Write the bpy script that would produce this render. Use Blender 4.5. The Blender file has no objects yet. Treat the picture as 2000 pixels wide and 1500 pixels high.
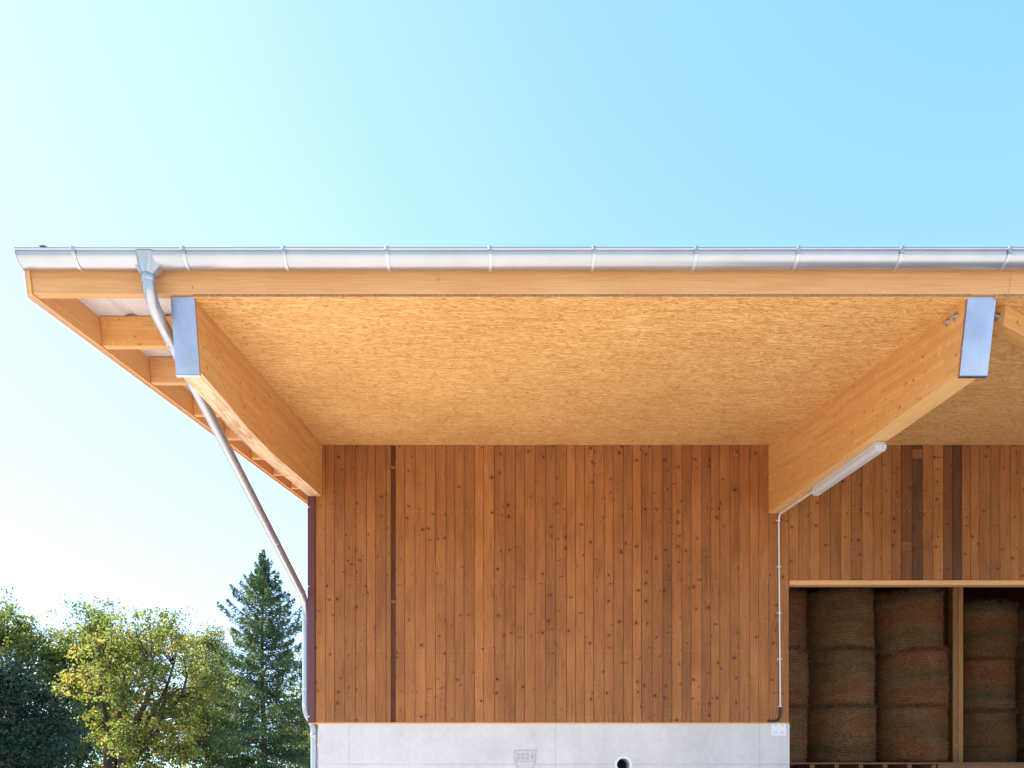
import bpy, math, random
import numpy as np
from mathutils import Vector, Matrix

# ------------------------------------------------------------------ camera, sky, sun, exposure
sc = bpy.context.scene
COL = sc.collection
rad = math.radians
EYE = 1.6
F = 1450.0                       # focal length in photo pixels (photo is 2000 wide)
CX, CY = 970.0, 1540.0           # vanishing point of the view direction in photo pixels
cam_d = bpy.data.cameras.new("camera")
cam = bpy.data.objects.new("camera", cam_d)
COL.objects.link(cam)
cam.location = (0, 0, EYE)
cam.rotation_euler = (rad(90), 0, 0)
cam_d.sensor_fit = 'HORIZONTAL'
cam_d.sensor_width = 36
cam_d.lens = 36 * F / 2000
cam_d.shift_x = (1000 - CX) / 2000
cam_d.shift_y = (CY - 750) / 2000
cam_d.clip_start = 0.05
cam_d.clip_end = 3000
sc.camera = cam
sc.render.resolution_x, sc.render.resolution_y = 1024, 768

SUN_AZ, SUN_EL = -74.0, 40.0     # azimuth from +Y (into the picture), negative = to the left
sd = Vector((math.sin(rad(SUN_AZ)) * math.cos(rad(SUN_EL)), math.cos(rad(SUN_AZ)) * math.cos(rad(SUN_EL)), math.sin(rad(SUN_EL))))
world = bpy.data.worlds.new("World")
sc.world = world
world.use_nodes = True
wn = world.node_tree
bg = wn.nodes["Background"]
sky = wn.nodes.new("ShaderNodeTexSky")
sky.sky_type = 'NISHITA'
sky.sun_disc = False
sky.sun_elevation = rad(SUN_EL)
sky.sun_rotation = rad(SUN_AZ)
sky.altitude = 300
sky.air_density = 1.0
sky.dust_density = 0.7
sky.ozone_density = 1.0
# the photo's clear-day colour: a touch more cyan than the bare model
def wmath(op, a, v):
    n = wn.nodes.new("ShaderNodeMath"); n.operation = op
    wn.links.new(a, n.inputs[0])
    if isinstance(v, float): n.inputs[1].default_value = v
    else: wn.links.new(v, n.inputs[1])
    return n.outputs[0]
sp = wn.nodes.new("ShaderNodeSeparateColor"); wn.links.new(sky.outputs[0], sp.inputs[0])
cg = wmath('MULTIPLY', wmath('POWER', sp.outputs[1], 0.62), 1.78)
cb = wmath('MULTIPLY', sp.outputs[2], 1.17)
cr_ = wmath('MINIMUM', wmath('MULTIPLY', wmath('POWER', sp.outputs[0], 1.18), 1.20), wmath('MULTIPLY', cg, 0.66))
cc = wn.nodes.new("ShaderNodeCombineColor")
for i_, o_ in enumerate((cr_, cg, cb)): wn.links.new(o_, cc.inputs[i_])
wn.links.new(cc.outputs[0], bg.inputs[0])
bg.inputs[1].default_value = 0.10
sun_d = bpy.data.lights.new("sun", 'SUN')
sun_d.energy = 4.6
sun_d.angle = rad(0.5)
sun_d.color = (1.0, 0.95, 0.87)
sun = bpy.data.objects.new("sun", sun_d)
COL.objects.link(sun)
sun.rotation_euler = sd.to_track_quat('Z', 'Y').to_euler()
sc.view_settings.view_transform = 'Standard'
sc.view_settings.look = 'None'
sc.view_settings.exposure = 1.72
sc.view_settings.gamma = 1
sc.cycles.max_bounces = 10
sc.cycles.diffuse_bounces = 6
sc.cycles.glossy_bounces = 4
sc.cycles.transparent_max_bounces = 8
sc.cycles.use_denoising = True

# ------------------------------------------------------------------ geometry helpers
TAN = 0.1944
TH = math.atan(TAN)
CT, ST = math.cos(TH), math.sin(TH)
SLOPE = Vector((0, CT, ST))                    # up the roof
def S(y):                                      # underside of the purlins
    return EYE + 2.697 + TAN * y
def wx(px, y=10.0): return (px - CX) * y / F
def wz(py, y=10.0): return EYE + (CY - py) * y / F

class MB:
    """collects faces, builds ONE mesh object"""
    def __init__(s):
        s.v, s.f, s.m, s.g, s.t, s.sm = [], [], [], [], [], []
    def face(s, pts, mat=0, g=(1, 0, 0), t=(0.5, 0.5, 1.0), smooth=False):
        b = len(s.v)
        s.v.extend([tuple(p) for p in pts])
        s.f.append(tuple(range(b, b + len(pts))))
        s.m.append(mat); s.g.append(tuple(g)); s.t.append(t); s.sm.append(smooth)
    def idx(s, verts, faces, mat=0, g=(1, 0, 0), t=(0.5, 0.5, 1.0), smooth=False):
        b = len(s.v)
        s.v.extend([tuple(p) for p in verts])
        for fc in faces:
            s.f.append(tuple(i + b for i in fc))
            s.m.append(mat); s.g.append(tuple(g)); s.t.append(t); s.sm.append(smooth)
    def box(s, x0, x1, y0, y1, z0, z1, mat=0, g=(1, 0, 0), t=(0.5, 0.5, 1.0)):
        v = [(x0, y0, z0), (x1, y0, z0), (x1, y1, z0), (x0, y1, z0), (x0, y0, z1), (x1, y0, z1), (x1, y1, z1), (x0, y1, z1)]
        s.idx(v, [(0, 3, 2, 1), (4, 5, 6, 7), (0, 1, 5, 4), (1, 2, 6, 5), (2, 3, 7, 6), (3, 0, 4, 7)], mat, g, t)
    def prism_x(s, prof, x0, x1, mat=0, g=(1, 0, 0), t=(0.5, 0.5, 1.0), smooth=False):
        """closed profile of (y, z) pulled along x"""
        n = len(prof)
        v = [(x0, p[0], p[1]) for p in prof] + [(x1, p[0], p[1]) for p in prof]
        s.idx(v, [(i, (i + 1) % n, n + (i + 1) % n, n + i) for i in range(n)] , mat, g, t, smooth)
        s.face([v[i] for i in range(n)][::-1], mat, g, t)
        s.face([v[n + i] for i in range(n)], mat, g, t)
    def prism_y(s, prof, y0, y1, mat=0, g=(0, 1, 0), t=(0.5, 0.5, 1.0), smooth=False):
        """closed profile of (x, z) pulled along y"""
        n = len(prof)
        v = [(p[0], y0, p[1]) for p in prof] + [(p[0], y1, p[1]) for p in prof]
        s.idx(v, [((i + 1) % n, i, n + i, n + (i + 1) % n) for i in range(n)], mat, g, t, smooth)
        s.face([v[i] for i in range(n)], mat, g, t)
        s.face([v[n + i] for i in range(n)][::-1], mat, g, t)
    def bar(s, a, b, w, h, up=(0, 0, 1), mat=0, t=(0.5, 0.5, 1.0)):
        a, b = Vector(a), Vector(b)
        d = (b - a).normalized()
        sx = d.cross(Vector(up)).normalized() * (w / 2)
        uz = sx.cross(d).normalized() * (h / 2)
        v = [p + i * sx + j * uz for p in (a, b) for (i, j) in ((-1, -1), (1, -1), (1, 1), (-1, 1))]
        s.idx(v, [(3, 2, 1, 0), (4, 5, 6, 7), (0, 1, 5, 4), (1, 2, 6, 5), (2, 3, 7, 6), (3, 0, 4, 7)], mat, d, t)
    def tube(s, pts, r, n=12, mat=0, caps=True, t=(0.5, 0.5, 1.0), smooth=True):
        pts = [Vector(p) for p in pts]
        rs = r if isinstance(r, (list, tuple)) else [r] * len(pts)
        verts, faces = [], []
        ref = None
        for i, p in enumerate(pts):
            d = (pts[min(i + 1, len(pts) - 1)] - pts[max(i - 1, 0)]).normalized()
            if ref is None:
                ref = Vector((1, 0, 0)) if abs(d.x) < 0.8 else Vector((0, 1, 0))
            a = (ref - d * ref.dot(d)).normalized()
            ref = a
            bb = d.cross(a)
            for k in range(n):
                an = 2 * math.pi * k / n
                verts.append(p + rs[i] * (math.cos(an) * a + math.sin(an) * bb))
        for i in range(len(pts) - 1):
            for k in range(n):
                k2 = (k + 1) % n
                faces.append((i * n + k, i * n + k2, (i + 1) * n + k2, (i + 1) * n + k))
        s.idx(verts, faces, mat, (pts[-1] - pts[0]).normalized(), t, smooth)
        if caps:
            s.face([verts[k] for k in range(n)][::-1], mat, (0, 0, 1), t)
            s.face([verts[(len(pts) - 1) * n + k] for k in range(n)], mat, (0, 0, 1), t)
    def disc(s, c, nrm, r, h, n=16, mat=0):
        c, nrm = Vector(c), Vector(nrm).normalized()
        s.tube([c, c + nrm * h], r, n, mat, True, smooth=False)
    def build(s, name, mats, parent=None, bevel=0.0, seg=1):
        me = bpy.data.meshes.new(name)
        me.from_pydata(s.v, [], s.f)
        mats = mats if isinstance(mats, (list, tuple)) else [mats]
        for m in mats: me.materials.append(m)
        uv = me.uv_layers.new(name="UVMap")
        me.color_attributes.new("rnd", 'FLOAT_COLOR', 'CORNER')
        uv, at = me.uv_layers["UVMap"], me.color_attributes["rnd"]
        for p in me.polygons:
            i = p.index
            p.material_index = s.m[i]
            p.use_smooth = s.sm[i]
            g = Vector(s.g[i]); n = p.normal
            t = s.t[i]
            if abs(n.dot(g)) > 0.85:
                a = n.orthogonal().normalized(); b = n.cross(a)
                for li in p.loop_indices:
                    co = me.vertices[me.loops[li].vertex_index].co
                    uv.data[li].uv = (a.dot(co) * 0.35 + 3.7, b.dot(co))
                    at.data[li].color = (t[0], t[1], t[2], 1)
            else:
                w = n.cross(g).normalized()
                for li in p.loop_indices:
                    co = me.vertices[me.loops[li].vertex_index].co
                    uv.data[li].uv = (g.dot(co), w.dot(co))
                    at.data[li].color = (t[0], t[1], t[2], 1)
        o = bpy.data.objects.new(name, me)
        COL.objects.link(o)
        if parent is not None:
            o.parent = parent
            o.matrix_parent_inverse = Matrix.Translation(-parent.location)
        if bevel:
            md = o.modifiers.new("bevel", 'BEVEL')
            md.width = bevel; md.segments = seg; md.limit_method = 'ANGLE'; md.angle_limit = rad(40)
        return o

def tag(o, label=None, cat=None, group=None, kind=None):
    if label: o["label"] = label
    if cat: o["category"] = cat
    if group: o["group"] = group
    if kind: o["kind"] = kind
    return o
def empty(name, loc, label, cat, group=None):
    o = bpy.data.objects.new(name, None)
    o.empty_display_size = 0.2
    o.location = loc
    COL.objects.link(o)
    return tag(o, label, cat, group)

# ------------------------------------------------------------------ material helpers
class NT:
    def __init__(s, name):
        s.mat = bpy.data.materials.new(name)
        s.mat.use_nodes = True
        s.t = s.mat.node_tree
        s.p = s.t.nodes["Principled BSDF"]
    def node(s, typ, **kw):
        n = s.t.nodes.new("ShaderNode" + typ)
        for k, v in kw.items(): setattr(n, k, v)
        return n
    def put(s, sock, val):
        if hasattr(val, "is_linked") or isinstance(val, bpy.types.NodeSocket): s.t.links.new(val, sock)
        else:
            if isinstance(val, (tuple, list)) and len(val) == 3 and sock.type == 'RGBA': val = (*val, 1)
            sock.default_value = val
    def m(s, op, a, b=0.0, c=0.0, clamp=False):
        n = s.node("Math", operation=op, use_clamp=clamp)
        s.put(n.inputs[0], a); s.put(n.inputs[1], b); s.put(n.inputs[2], c)
        return n.outputs[0]
    def mix(s, f, a, b, typ='MIX'):
        n = s.node("Mix", data_type='RGBA', blend_type=typ)
        s.put(n.inputs[0], f); s.put(n.inputs[6], a); s.put(n.inputs[7], b)
        return n.outputs[2]
    def mr(s, v, a, b, c=0.0, d=1.0, smooth=True):
        n = s.node("MapRange", interpolation_type='SMOOTHSTEP' if smooth else 'LINEAR')
        s.put(n.inputs[0], v); s.put(n.inputs[1], a); s.put(n.inputs[2], b); s.put(n.inputs[3], c); s.put(n.inputs[4], d)
        return n.outputs[0]
    def xyz(s, x, y, z=0.0):
        n = s.node("CombineXYZ")
        s.put(n.inputs[0], x); s.put(n.inputs[1], y); s.put(n.inputs[2], z)
        return n.outputs[0]
    def sep(s, v):
        n = s.node("SeparateXYZ"); s.put(n.inputs[0], v)
        return n.outputs
    def noise(s, vec, scale=1.0, detail=3.0, rough=0.55, dist=0.0, color=False):
        n = s.node("TexNoise")
        s.put(n.inputs["Vector"], vec); n.inputs["Scale"].default_value = scale
        n.inputs["Detail"].default_value = detail; n.inputs["Roughness"].default_value = rough; n.inputs["Distortion"].default_value = dist
        return n.outputs["Color" if color else "Fac"]
    def vor(s, vec, scale=1.0, feature='F1', dims='2D', rnd=1.0):
        n = s.node("TexVoronoi", feature=feature, voronoi_dimensions=dims)
        s.put(n.inputs["Vector"], vec); n.inputs["Scale"].default_value = scale; n.inputs["Randomness"].default_value = rnd
        return n
    def white(s, vec):
        n = s.node("TexWhiteNoise", noise_dimensions='3D'); s.put(n.inputs["Vector"], vec)
        return n.outputs
    def ramp(s, f, stops):
        n = s.node("ValToRGB"); s.put(n.inputs[0], f)
        e = n.color_ramp.elements
        e[0].position, e[0].color = stops[0][0], (*stops[0][1], 1)
        e[1].position, e[1].color = stops[-1][0], (*stops[-1][1], 1)
        for p, c in stops[1:-1]:
            k = e.new(p); k.color = (*c, 1)
        return n.outputs[0]
    def bump(s, h, strength=0.3, dist=0.01):
        n = s.node("Bump"); n.inputs["Strength"].default_value = strength; n.inputs["Distance"].default_value = dist
        s.put(n.inputs["Height"], h)
        s.t.links.new(n.outputs[0], s.p.inputs["Normal"])
    def col(s, c): s.put(s.p.inputs["Base Color"], c)
    def set(s, **kw):
        for k, v in kw.items(): s.put(s.p.inputs[k.replace("_", " ")], v)
        return s.mat

def lin(r, g, b):
    f = lambda c: (c / 255 / 12.92) if c / 255 <= 0.04045 else ((c / 255 + 0.055) / 1.055) ** 2.4
    return (f(r), f(g), f(b))

def wood(name, base, dark, knot=(0.07, 0.025, 0.01), lam=0.0, knot_scale=5.0, knot_size=1.0, knot_prob=0.6, tone_amt=0.0,
         grain=0.5, rough=0.6, ray_marks=0.0, seg_len=0.0, warm=(1.0, 0.78, 0.62), lam_amt=0.7, per_board=False, scars=0.0, small_knots=False):
    """planed softwood; UV: u along the grain, v across, both in metres; rnd.r / rnd.g shift it, rnd.b is the board's own tone"""
    k = NT(name)
    uvn = k.node("UVMap"); uvn.uv_map = "UVMap"
    at = k.node("VertexColor", layer_name="rnd")
    rs = k.sep(at.outputs[0])
    u0, v0 = k.sep(uvn.outputs[0])[0:2]
    u = k.m('ADD', u0, k.m('MULTIPLY', rs[0], 71.0))
    v = k.m('ADD', v0, k.m('MULTIPLY', rs[1], 43.0))
    lamr = None
    if lam:
        li = k.m('FLOOR', k.m('DIVIDE', v, lam))
        w1 = k.white(k.xyz(li, 3.3, 1.7))[0]
        if seg_len:
            si = k.m('FLOOR', k.m('DIVIDE', k.m('ADD', u, k.m('MULTIPLY', w1, 7.3)), seg_len))
            lamr = k.white(k.xyz(li, si, 5.1))[0]
        else:
            lamr = w1
        u = k.m('ADD', u, k.m('MULTIPLY', lamr, 19.0))
    # knots
    kv = k.vor(k.xyz(k.m('ADD', u, k.m('MULTIPLY', k.noise(k.xyz(u, v), 9.0, 2.0), 0.03)), v), knot_scale)
    kr = k.white(k.sep(kv.outputs["Color"])[0])[0] if False else k.sep(kv.outputs["Color"])[0]
    kg = k.sep(kv.outputs["Color"])[1]
    kd = k.m('DIVIDE', kv.outputs["Distance"], knot_scale)
    size = k.m('MULTIPLY', k.m('ADD', 0.0045, k.m('MULTIPLY', k.m('MULTIPLY', kg, kg), 0.011)), knot_size)
    on = k.m('LESS_THAN', kr, k.m('MULTIPLY_ADD', k.m('POWER', rs[1], 2.2), knot_prob * 1.1, knot_prob * 0.14) if per_board else knot_prob)
    kin = k.m('MULTIPLY', on, k.mr(kd, k.m('MULTIPLY', size, 0.75), size, 1.0, 0.0))
    halo = k.m('MULTIPLY', on, k.mr(kd, size, k.m('MULTIPLY', size, 3.2), 1.0, 0.0))
    if small_knots:
        # pin knots that come in drifts, and knots cut at a slant
        k2 = k.vor(k.xyz(k.m('MULTIPLY', u, 0.8), v), 15.0)
        k2c = k.sep(k2.outputs["Color"])
        drift = k.mr(k.noise(k.xyz(k.m('MULTIPLY', u, 1.3), k.m('MULTIPLY', v, 6.0)), 1.0, 2.0), 0.45, 0.62, 0.0, 1.0)
        s2 = k.m('MULTIPLY_ADD', k2c[1], 0.09, 0.03)
        kk = k.m('MULTIPLY', k.m('MULTIPLY', k.m('LESS_THAN', k2c[0], 0.38), drift), k.mr(k2.outputs["Distance"], k.m('MULTIPLY', s2, 0.6), s2, 1.0, 0.0))
        kin = k.m('MAXIMUM', kin, k.m('MULTIPLY', kk, 0.85))
        k3 = k.vor(k.xyz(k.m('MULTIPLY', u, 5.0), k.m('MULTIPLY', v, 3.0)), 1.0)
        k3c = k.sep(k3.outputs["Color"])
        kk3 = k.m('MULTIPLY', k.m('LESS_THAN', k3c[0], 0.09), k.mr(k3.outputs["Distance"], 0.05, 0.12, 1.0, 0.0))
        kin = k.m('MAXIMUM', kin, k.m('MULTIPLY', kk3, 0.75))
    # grain that bends round the knots
    vv = k.m('ADD', v, k.m('MULTIPLY', halo, 0.012))
    big = k.noise(k.xyz(k.m('MULTIPLY', u, 0.35), k.m('MULTIPLY', vv, 9.0)), 1.0, 3.0)
    ring = k.m('SINE', k.m('MULTIPLY', k.m('ADD', k.m('MULTIPLY', vv, 60.0), k.m('MULTIPLY', big, 22.0)), 3.1))
    fine = k.noise(k.xyz(k.m('MULTIPLY', u, 5.0), k.m('MULTIPLY', vv, 260.0)), 1.0, 3.0, 0.65)
    gr = k.m('ADD', k.m('MULTIPLY', k.m('MULTIPLY_ADD', ring, 0.5, 0.5), 0.32), k.m('MULTIPLY', fine, 0.68))
    patch = k.noise(k.xyz(k.m('MULTIPLY', u, 1.1), k.m('MULTIPLY', v, 3.5)), 1.0, 4.0, 0.6)
    f = k.m('ADD', k.m('MULTIPLY', k.m('SUBTRACT', gr, 0.5), grain), k.m('MULTIPLY', k.m('SUBTRACT', patch, 0.5), grain * 1.3))
    f = k.m('ADD', f, 0.42)
    if lamr is not None:
        f = k.m('ADD', f, k.m('MULTIPLY', k.m('SUBTRACT', lamr, 0.5), lam_amt))
    c = k.mix(k.m('MULTIPLY', f, 1.0, clamp=True), base, dark)
    if lam:
        lf = k.m('ABSOLUTE', k.m('SUBTRACT', k.m('FRACT', k.m('DIVIDE', v, lam)), 0.5))
        c = k.mix(k.m('MULTIPLY', k.mr(lf, 0.455, 0.495, 0.0, 1.0), 0.35), c, (dark[0] * .55, dark[1] * .5, dark[2] * .5))
    # tone of the single board
    if tone_amt:
        c = k.mix(1.0, c, k.ramp(rs[0], [(0.0, (1 - tone_amt, 1 - tone_amt * 1.1, 1 - tone_amt * 1.15)), (0.5, (1, 1, 1)), (1.0, (1 + tone_amt, 1 + tone_amt, 1 + tone_amt))]), 'MULTIPLY')
    c = k.mix(1.0, c, k.xyz(rs[2], k.m('POWER', rs[2], 1.15), k.m('POWER', rs[2], 1.1)), 'MULTIPLY')
    c = k.mix(k.m('MULTIPLY', halo, 0.5), c, k.mix(1.0, c, (warm[0] * .8, warm[1] * .68, warm[2] * .6), 'MULTIPLY'))
    c = k.mix(k.m('MULTIPLY', kin, 0.9), c, knot)
    if scars:
        # resin pockets and scars that run across the grain
        sv = k.vor(k.xyz(k.m('MULTIPLY', k.m('ADD', u, k.m('MULTIPLY', v, 0.25)), 9.0), k.m('MULTIPLY', v, 2.3)), 1.0)
        sr = k.sep(sv.outputs["Color"])
        sm_ = k.m('MULTIPLY', k.m('LESS_THAN', sr[0], scars), k.mr(sv.outputs["Distance"], 0.05, 0.11, 1.0, 0.0))
        c = k.mix(k.m('MULTIPLY', sm_, 0.75), c, (knot[0] * 1.8, knot[1] * 1.8, knot[2] * 1.8))
    if ray_marks:
        # pale and dark slits where finger joints and small branches were cut across
        rv = k.vor(k.xyz(k.m('MULTIPLY', u, 4.2), k.m('MULTIPLY', v, 15.0)), 1.0)
        rr = k.sep(rv.outputs["Color"])
        dx = k.m('ABSOLUTE', k.m('SUBTRACT', k.m('FRACT', k.m('MULTIPLY', u, 2.1)), 0.5))
        rd = k.vor(k.xyz(k.m('MULTIPLY', u, 30.0), k.m('MULTIPLY', v, 9.0)), 1.0)
        rdc = k.sep(rd.outputs["Color"])
        slit = k.m('MULTIPLY', k.mr(rd.outputs["Distance"], 0.12, 0.3, 1.0, 0.0), k.m('LESS_THAN', rdc[0], ray_marks))
        c = k.mix(k.m('MULTIPLY', slit, 0.55), c, k.mix(k.m('GREATER_THAN', rdc[1], 0.5), dark, (min(1, base[0] * 1.25), base[1] * 1.3, base[2] * 1.35)))
    k.col(c)
    k.bump(k.m('SUBTRACT', k.m('MULTIPLY', gr, 0.5), k.m('MULTIPLY', kin, 0.6)), 0.25, 0.003)
    return k.set(Roughness=k.m('ADD', rough, k.m('MULTIPLY', k.m('SUBTRACT', fine, 0.5), 0.2)), Specular_IOR_Level=0.35)

M = {}
M['board'] = wood("cladding boards", (0.362, 0.140, 0.039), (0.175, 0.050, 0.011), knot=(0.035, 0.010, 0.005), knot_scale=6.4, knot_size=1.35, scars=0.07, small_knots=True,
                  knot_prob=0.85, tone_amt=0.15, grain=1.05, per_board=True, rough=0.62)
M['glulam'] = wood("glued laminated spruce", (0.67, 0.35, 0.122), (0.49, 0.20, 0.055), knot=(0.20, 0.07, 0.02), lam=0.040, seg_len=1.1, lam_amt=0.36,
                   knot_scale=6.0, knot_size=0.95, knot_prob=0.55, grain=0.62, ray_marks=0.16)
M['pale'] = wood("pale sawn spruce", (0.63, 0.345, 0.155), (0.46, 0.195, 0.065), knot=(0.16, 0.06, 0.025), knot_scale=2.6, knot_size=1.0,
                 knot_prob=0.35, grain=0.8, ray_marks=0.0)
M['underside'] = wood("underside with painted bounce light", (0.74, 0.45, 0.19), (0.55, 0.27, 0.085), knot=(0.20, 0.08, 0.03), knot_scale=3.2, knot_size=1.0, knot_prob=0.45, grain=0.7, ray_marks=0.06)  # lighter beam wood; the ground's bounced light is put into its colour
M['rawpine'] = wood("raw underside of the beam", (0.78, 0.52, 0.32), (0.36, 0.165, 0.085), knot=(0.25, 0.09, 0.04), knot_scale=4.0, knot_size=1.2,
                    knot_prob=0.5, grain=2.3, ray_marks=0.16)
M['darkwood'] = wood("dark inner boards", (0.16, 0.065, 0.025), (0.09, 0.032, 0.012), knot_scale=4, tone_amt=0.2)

def osb():
    k = NT("oriented strand board")
    g = k.node("NewGeometry")
    x, y, z = k.sep(g.outputs["Position"])[0:3]
    wob = k.noise(k.xyz(x, y), 5.0, 2.0, color=True)
    ws = k.sep(wob)
    x1 = k.m('ADD', x, k.m('MULTIPLY', ws[0], 0.02))
    y1 = k.m('ADD', y, k.m('MULTIPLY', ws[1], 0.022))
    cols, hs = [], []
    for i, (ang, su, sv) in enumerate(((2, 5.5, 66.0), (-9, 6.5, 78.0), (12, 7.0, 72.0), (42, 15.0, 66.0))):
        ca, sa = math.cos(rad(ang)), math.sin(rad(ang))
        u = k.m('ADD', k.m('MULTIPLY', x1, ca), k.m('MULTIPLY', y1, sa))
        v = k.m('SUBTRACT', k.m('MULTIPLY', y1, ca), k.m('MULTIPLY', x1, sa))
        vec = k.xyz(k.m('MULTIPLY_ADD', u, su, i * 13.7), k.m('MULTIPLY_ADD', v, sv, i * 7.9))
        n = k.vor(vec, 1.0)
        e = k.vor(vec, 1.0, 'DISTANCE_TO_EDGE')
        r = k.sep(n.outputs["Color"])
        fib = k.noise(k.xyz(k.m('MULTIPLY', u, 20.0), k.m('MULTIPLY', v, 380.0)), 1.0, 2.0)
        cc = k.ramp(k.m('ADD', k.m('MULTIPLY', r[0], 0.8), k.m('MULTIPLY', fib, 0.25)),
                    [(0.0, (0.54, 0.245, 0.070)), (0.35, (0.655, 0.34, 0.110)), (0.7, (0.745, 0.42, 0.155)), (1.0, (0.83, 0.52, 0.225))])
        edge = k.mr(e.outputs["Distance"], 0.0, 0.10, 1.0, 0.0)
        cc = k.mix(k.m('MULTIPLY', edge, k.m('POWER', r[1], 1.2)), cc, (0.22, 0.075, 0.016))
        cols.append(cc); hs.append((r[1], r[2]))
    c = cols[0]
    for i, thr in ((1, 0.62), (2, 0.66), (3, 0.9)):
        c = k.mix(k.m('GREATER_THAN', hs[i][0], thr), c, cols[i])
    # short dark slits between the strands, lying at all angles
    for (ang, off) in ((24, 3.1), (-31, 17.7), (6, 29.3)):
        ca, sa = math.cos(rad(ang)), math.sin(rad(ang))
        u = k.m('ADD', k.m('MULTIPLY', x1, ca), k.m('MULTIPLY', y1, sa))
        v = k.m('SUBTRACT', k.m('MULTIPLY', y1, ca), k.m('MULTIPLY', x1, sa))
        q = k.vor(k.xyz(k.m('MULTIPLY_ADD', u, 11.0, off), k.m('MULTIPLY_ADD', v, 42.0, off)), 1.0)
        qr = k.sep(q.outputs["Color"])
        sl = k.m('MULTIPLY', k.m('LESS_THAN', qr[0], 0.13), k.mr(q.outputs["Distance"], 0.12, 0.26, 1.0, 0.0))
        c = k.mix(k.m('MULTIPLY', sl, 0.62), c, (0.30, 0.11, 0.022))
    # scattered darker flakes
    d = k.vor(k.xyz(k.m('MULTIPLY', x1, 9.0), k.m('MULTIPLY', y1, 22.0)), 1.0)
    dr = k.sep(d.outputs["Color"])
    fl = k.m('MULTIPLY', k.m('LESS_THAN', dr[0], 0.05), k.mr(d.outputs["Distance"], 0.2, 0.26, 1.0, 0.0))
    c = k.mix(k.m('MULTIPLY', fl, 0.7), c, (0.40, 0.15, 0.035))
    big = k.noise(k.xyz(x, y), 0.9, 3.0)
    c = k.mix(1.0, c, k.ramp(big, [(0.3, (0.92, 0.90, 0.86)), (0.7, (1.05, 1.05, 1.08))]), 'MULTIPLY')
    k.col(c)
    k.bump(k.m('ADD', hs[0][1], hs[1][1]), 0.25, 0.002)
    return k.set(Roughness=0.55, Specular_IOR_Level=0.35)
M['osb'] = osb()

def metal(name, c, rough=0.28, var=0.12, dent=0.06, met=1.0, stain=0.88):
    k = NT(name)
    g = k.node("NewGeometry")
    n = k.noise(g.outputs["Position"], 3.0, 4.0)
    n2 = k.noise(g.outputs["Position"], 34.0, 2.0)
    k.col(k.mix(1.0, (*c,), k.ramp(n, [(0.3, (stain, stain, stain + .02)), (0.7, (1.0, 1.0, 1.0))]), 'MULTIPLY'))
    k.bump(k.noise(g.outputs["Position"], 5.0, 2.0), dent, 0.01)
    return k.set(Metallic=met, Roughness=k.m('ADD', rough - var / 2, k.m('MULTIPLY', n2, var)))
M['zinc'] = metal("zinc sheet", (0.455, 0.45, 0.47), 0.34, 0.12, 0.05, 0.82)
M['plate'] = metal("folded sheet metal", (0.55, 0.515, 0.575), 0.34, 0.16, 0.5, 1.0, 0.72)
M['bolt'] = metal("galvanised steel", (0.55, 0.56, 0.57), 0.4)
def plain(name, c, rough=0.5, metallic=0.0, var=0.08, scale=9.0):
    k = NT(name)
    g = k.node("NewGeometry")
    n = k.noise(g.outputs["Position"], scale, 4.0)
    k.col(k.mix(1.0, c, k.ramp(n, [(0.3, (1 - var,) * 3), (0.7, (1.0,) * 3)]), 'MULTIPLY'))
    return k.set(Roughness=rough, Metallic=metallic)
M['osb_edge'] = plain("pressed edge of the board", (0.40, 0.20, 0.085), 0.8, 0, 0.55, 60)
M['roofsheet'] = plain("coated roof sheet", (0.56, 0.53, 0.52), 0.45)
M['flashing'] = plain("pale painted flashing", (0.72, 0.69, 0.68), 0.35)
M['maroon'] = plain("maroon coated trim", (0.105, 0.030, 0.033), 0.4)
M['white'] = plain("white paint", (0.74, 0.71, 0.73), 0.4)
M['lampglass'] = plain("opal lamp cover", (0.52, 0.50, 0.525), 0.3)
M['lampbody'] = plain("grey lamp housing", (0.50, 0.49, 0.50), 0.4)
M['conduit'] = plain("light grey conduit", (0.62, 0.60, 0.60), 0.35)
M['black'] = plain("black rubber", (0.012, 0.012, 0.013), 0.5)
M['sleeve'] = plain("pale plastic sleeve", (0.66, 0.68, 0.72), 0.35)

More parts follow.
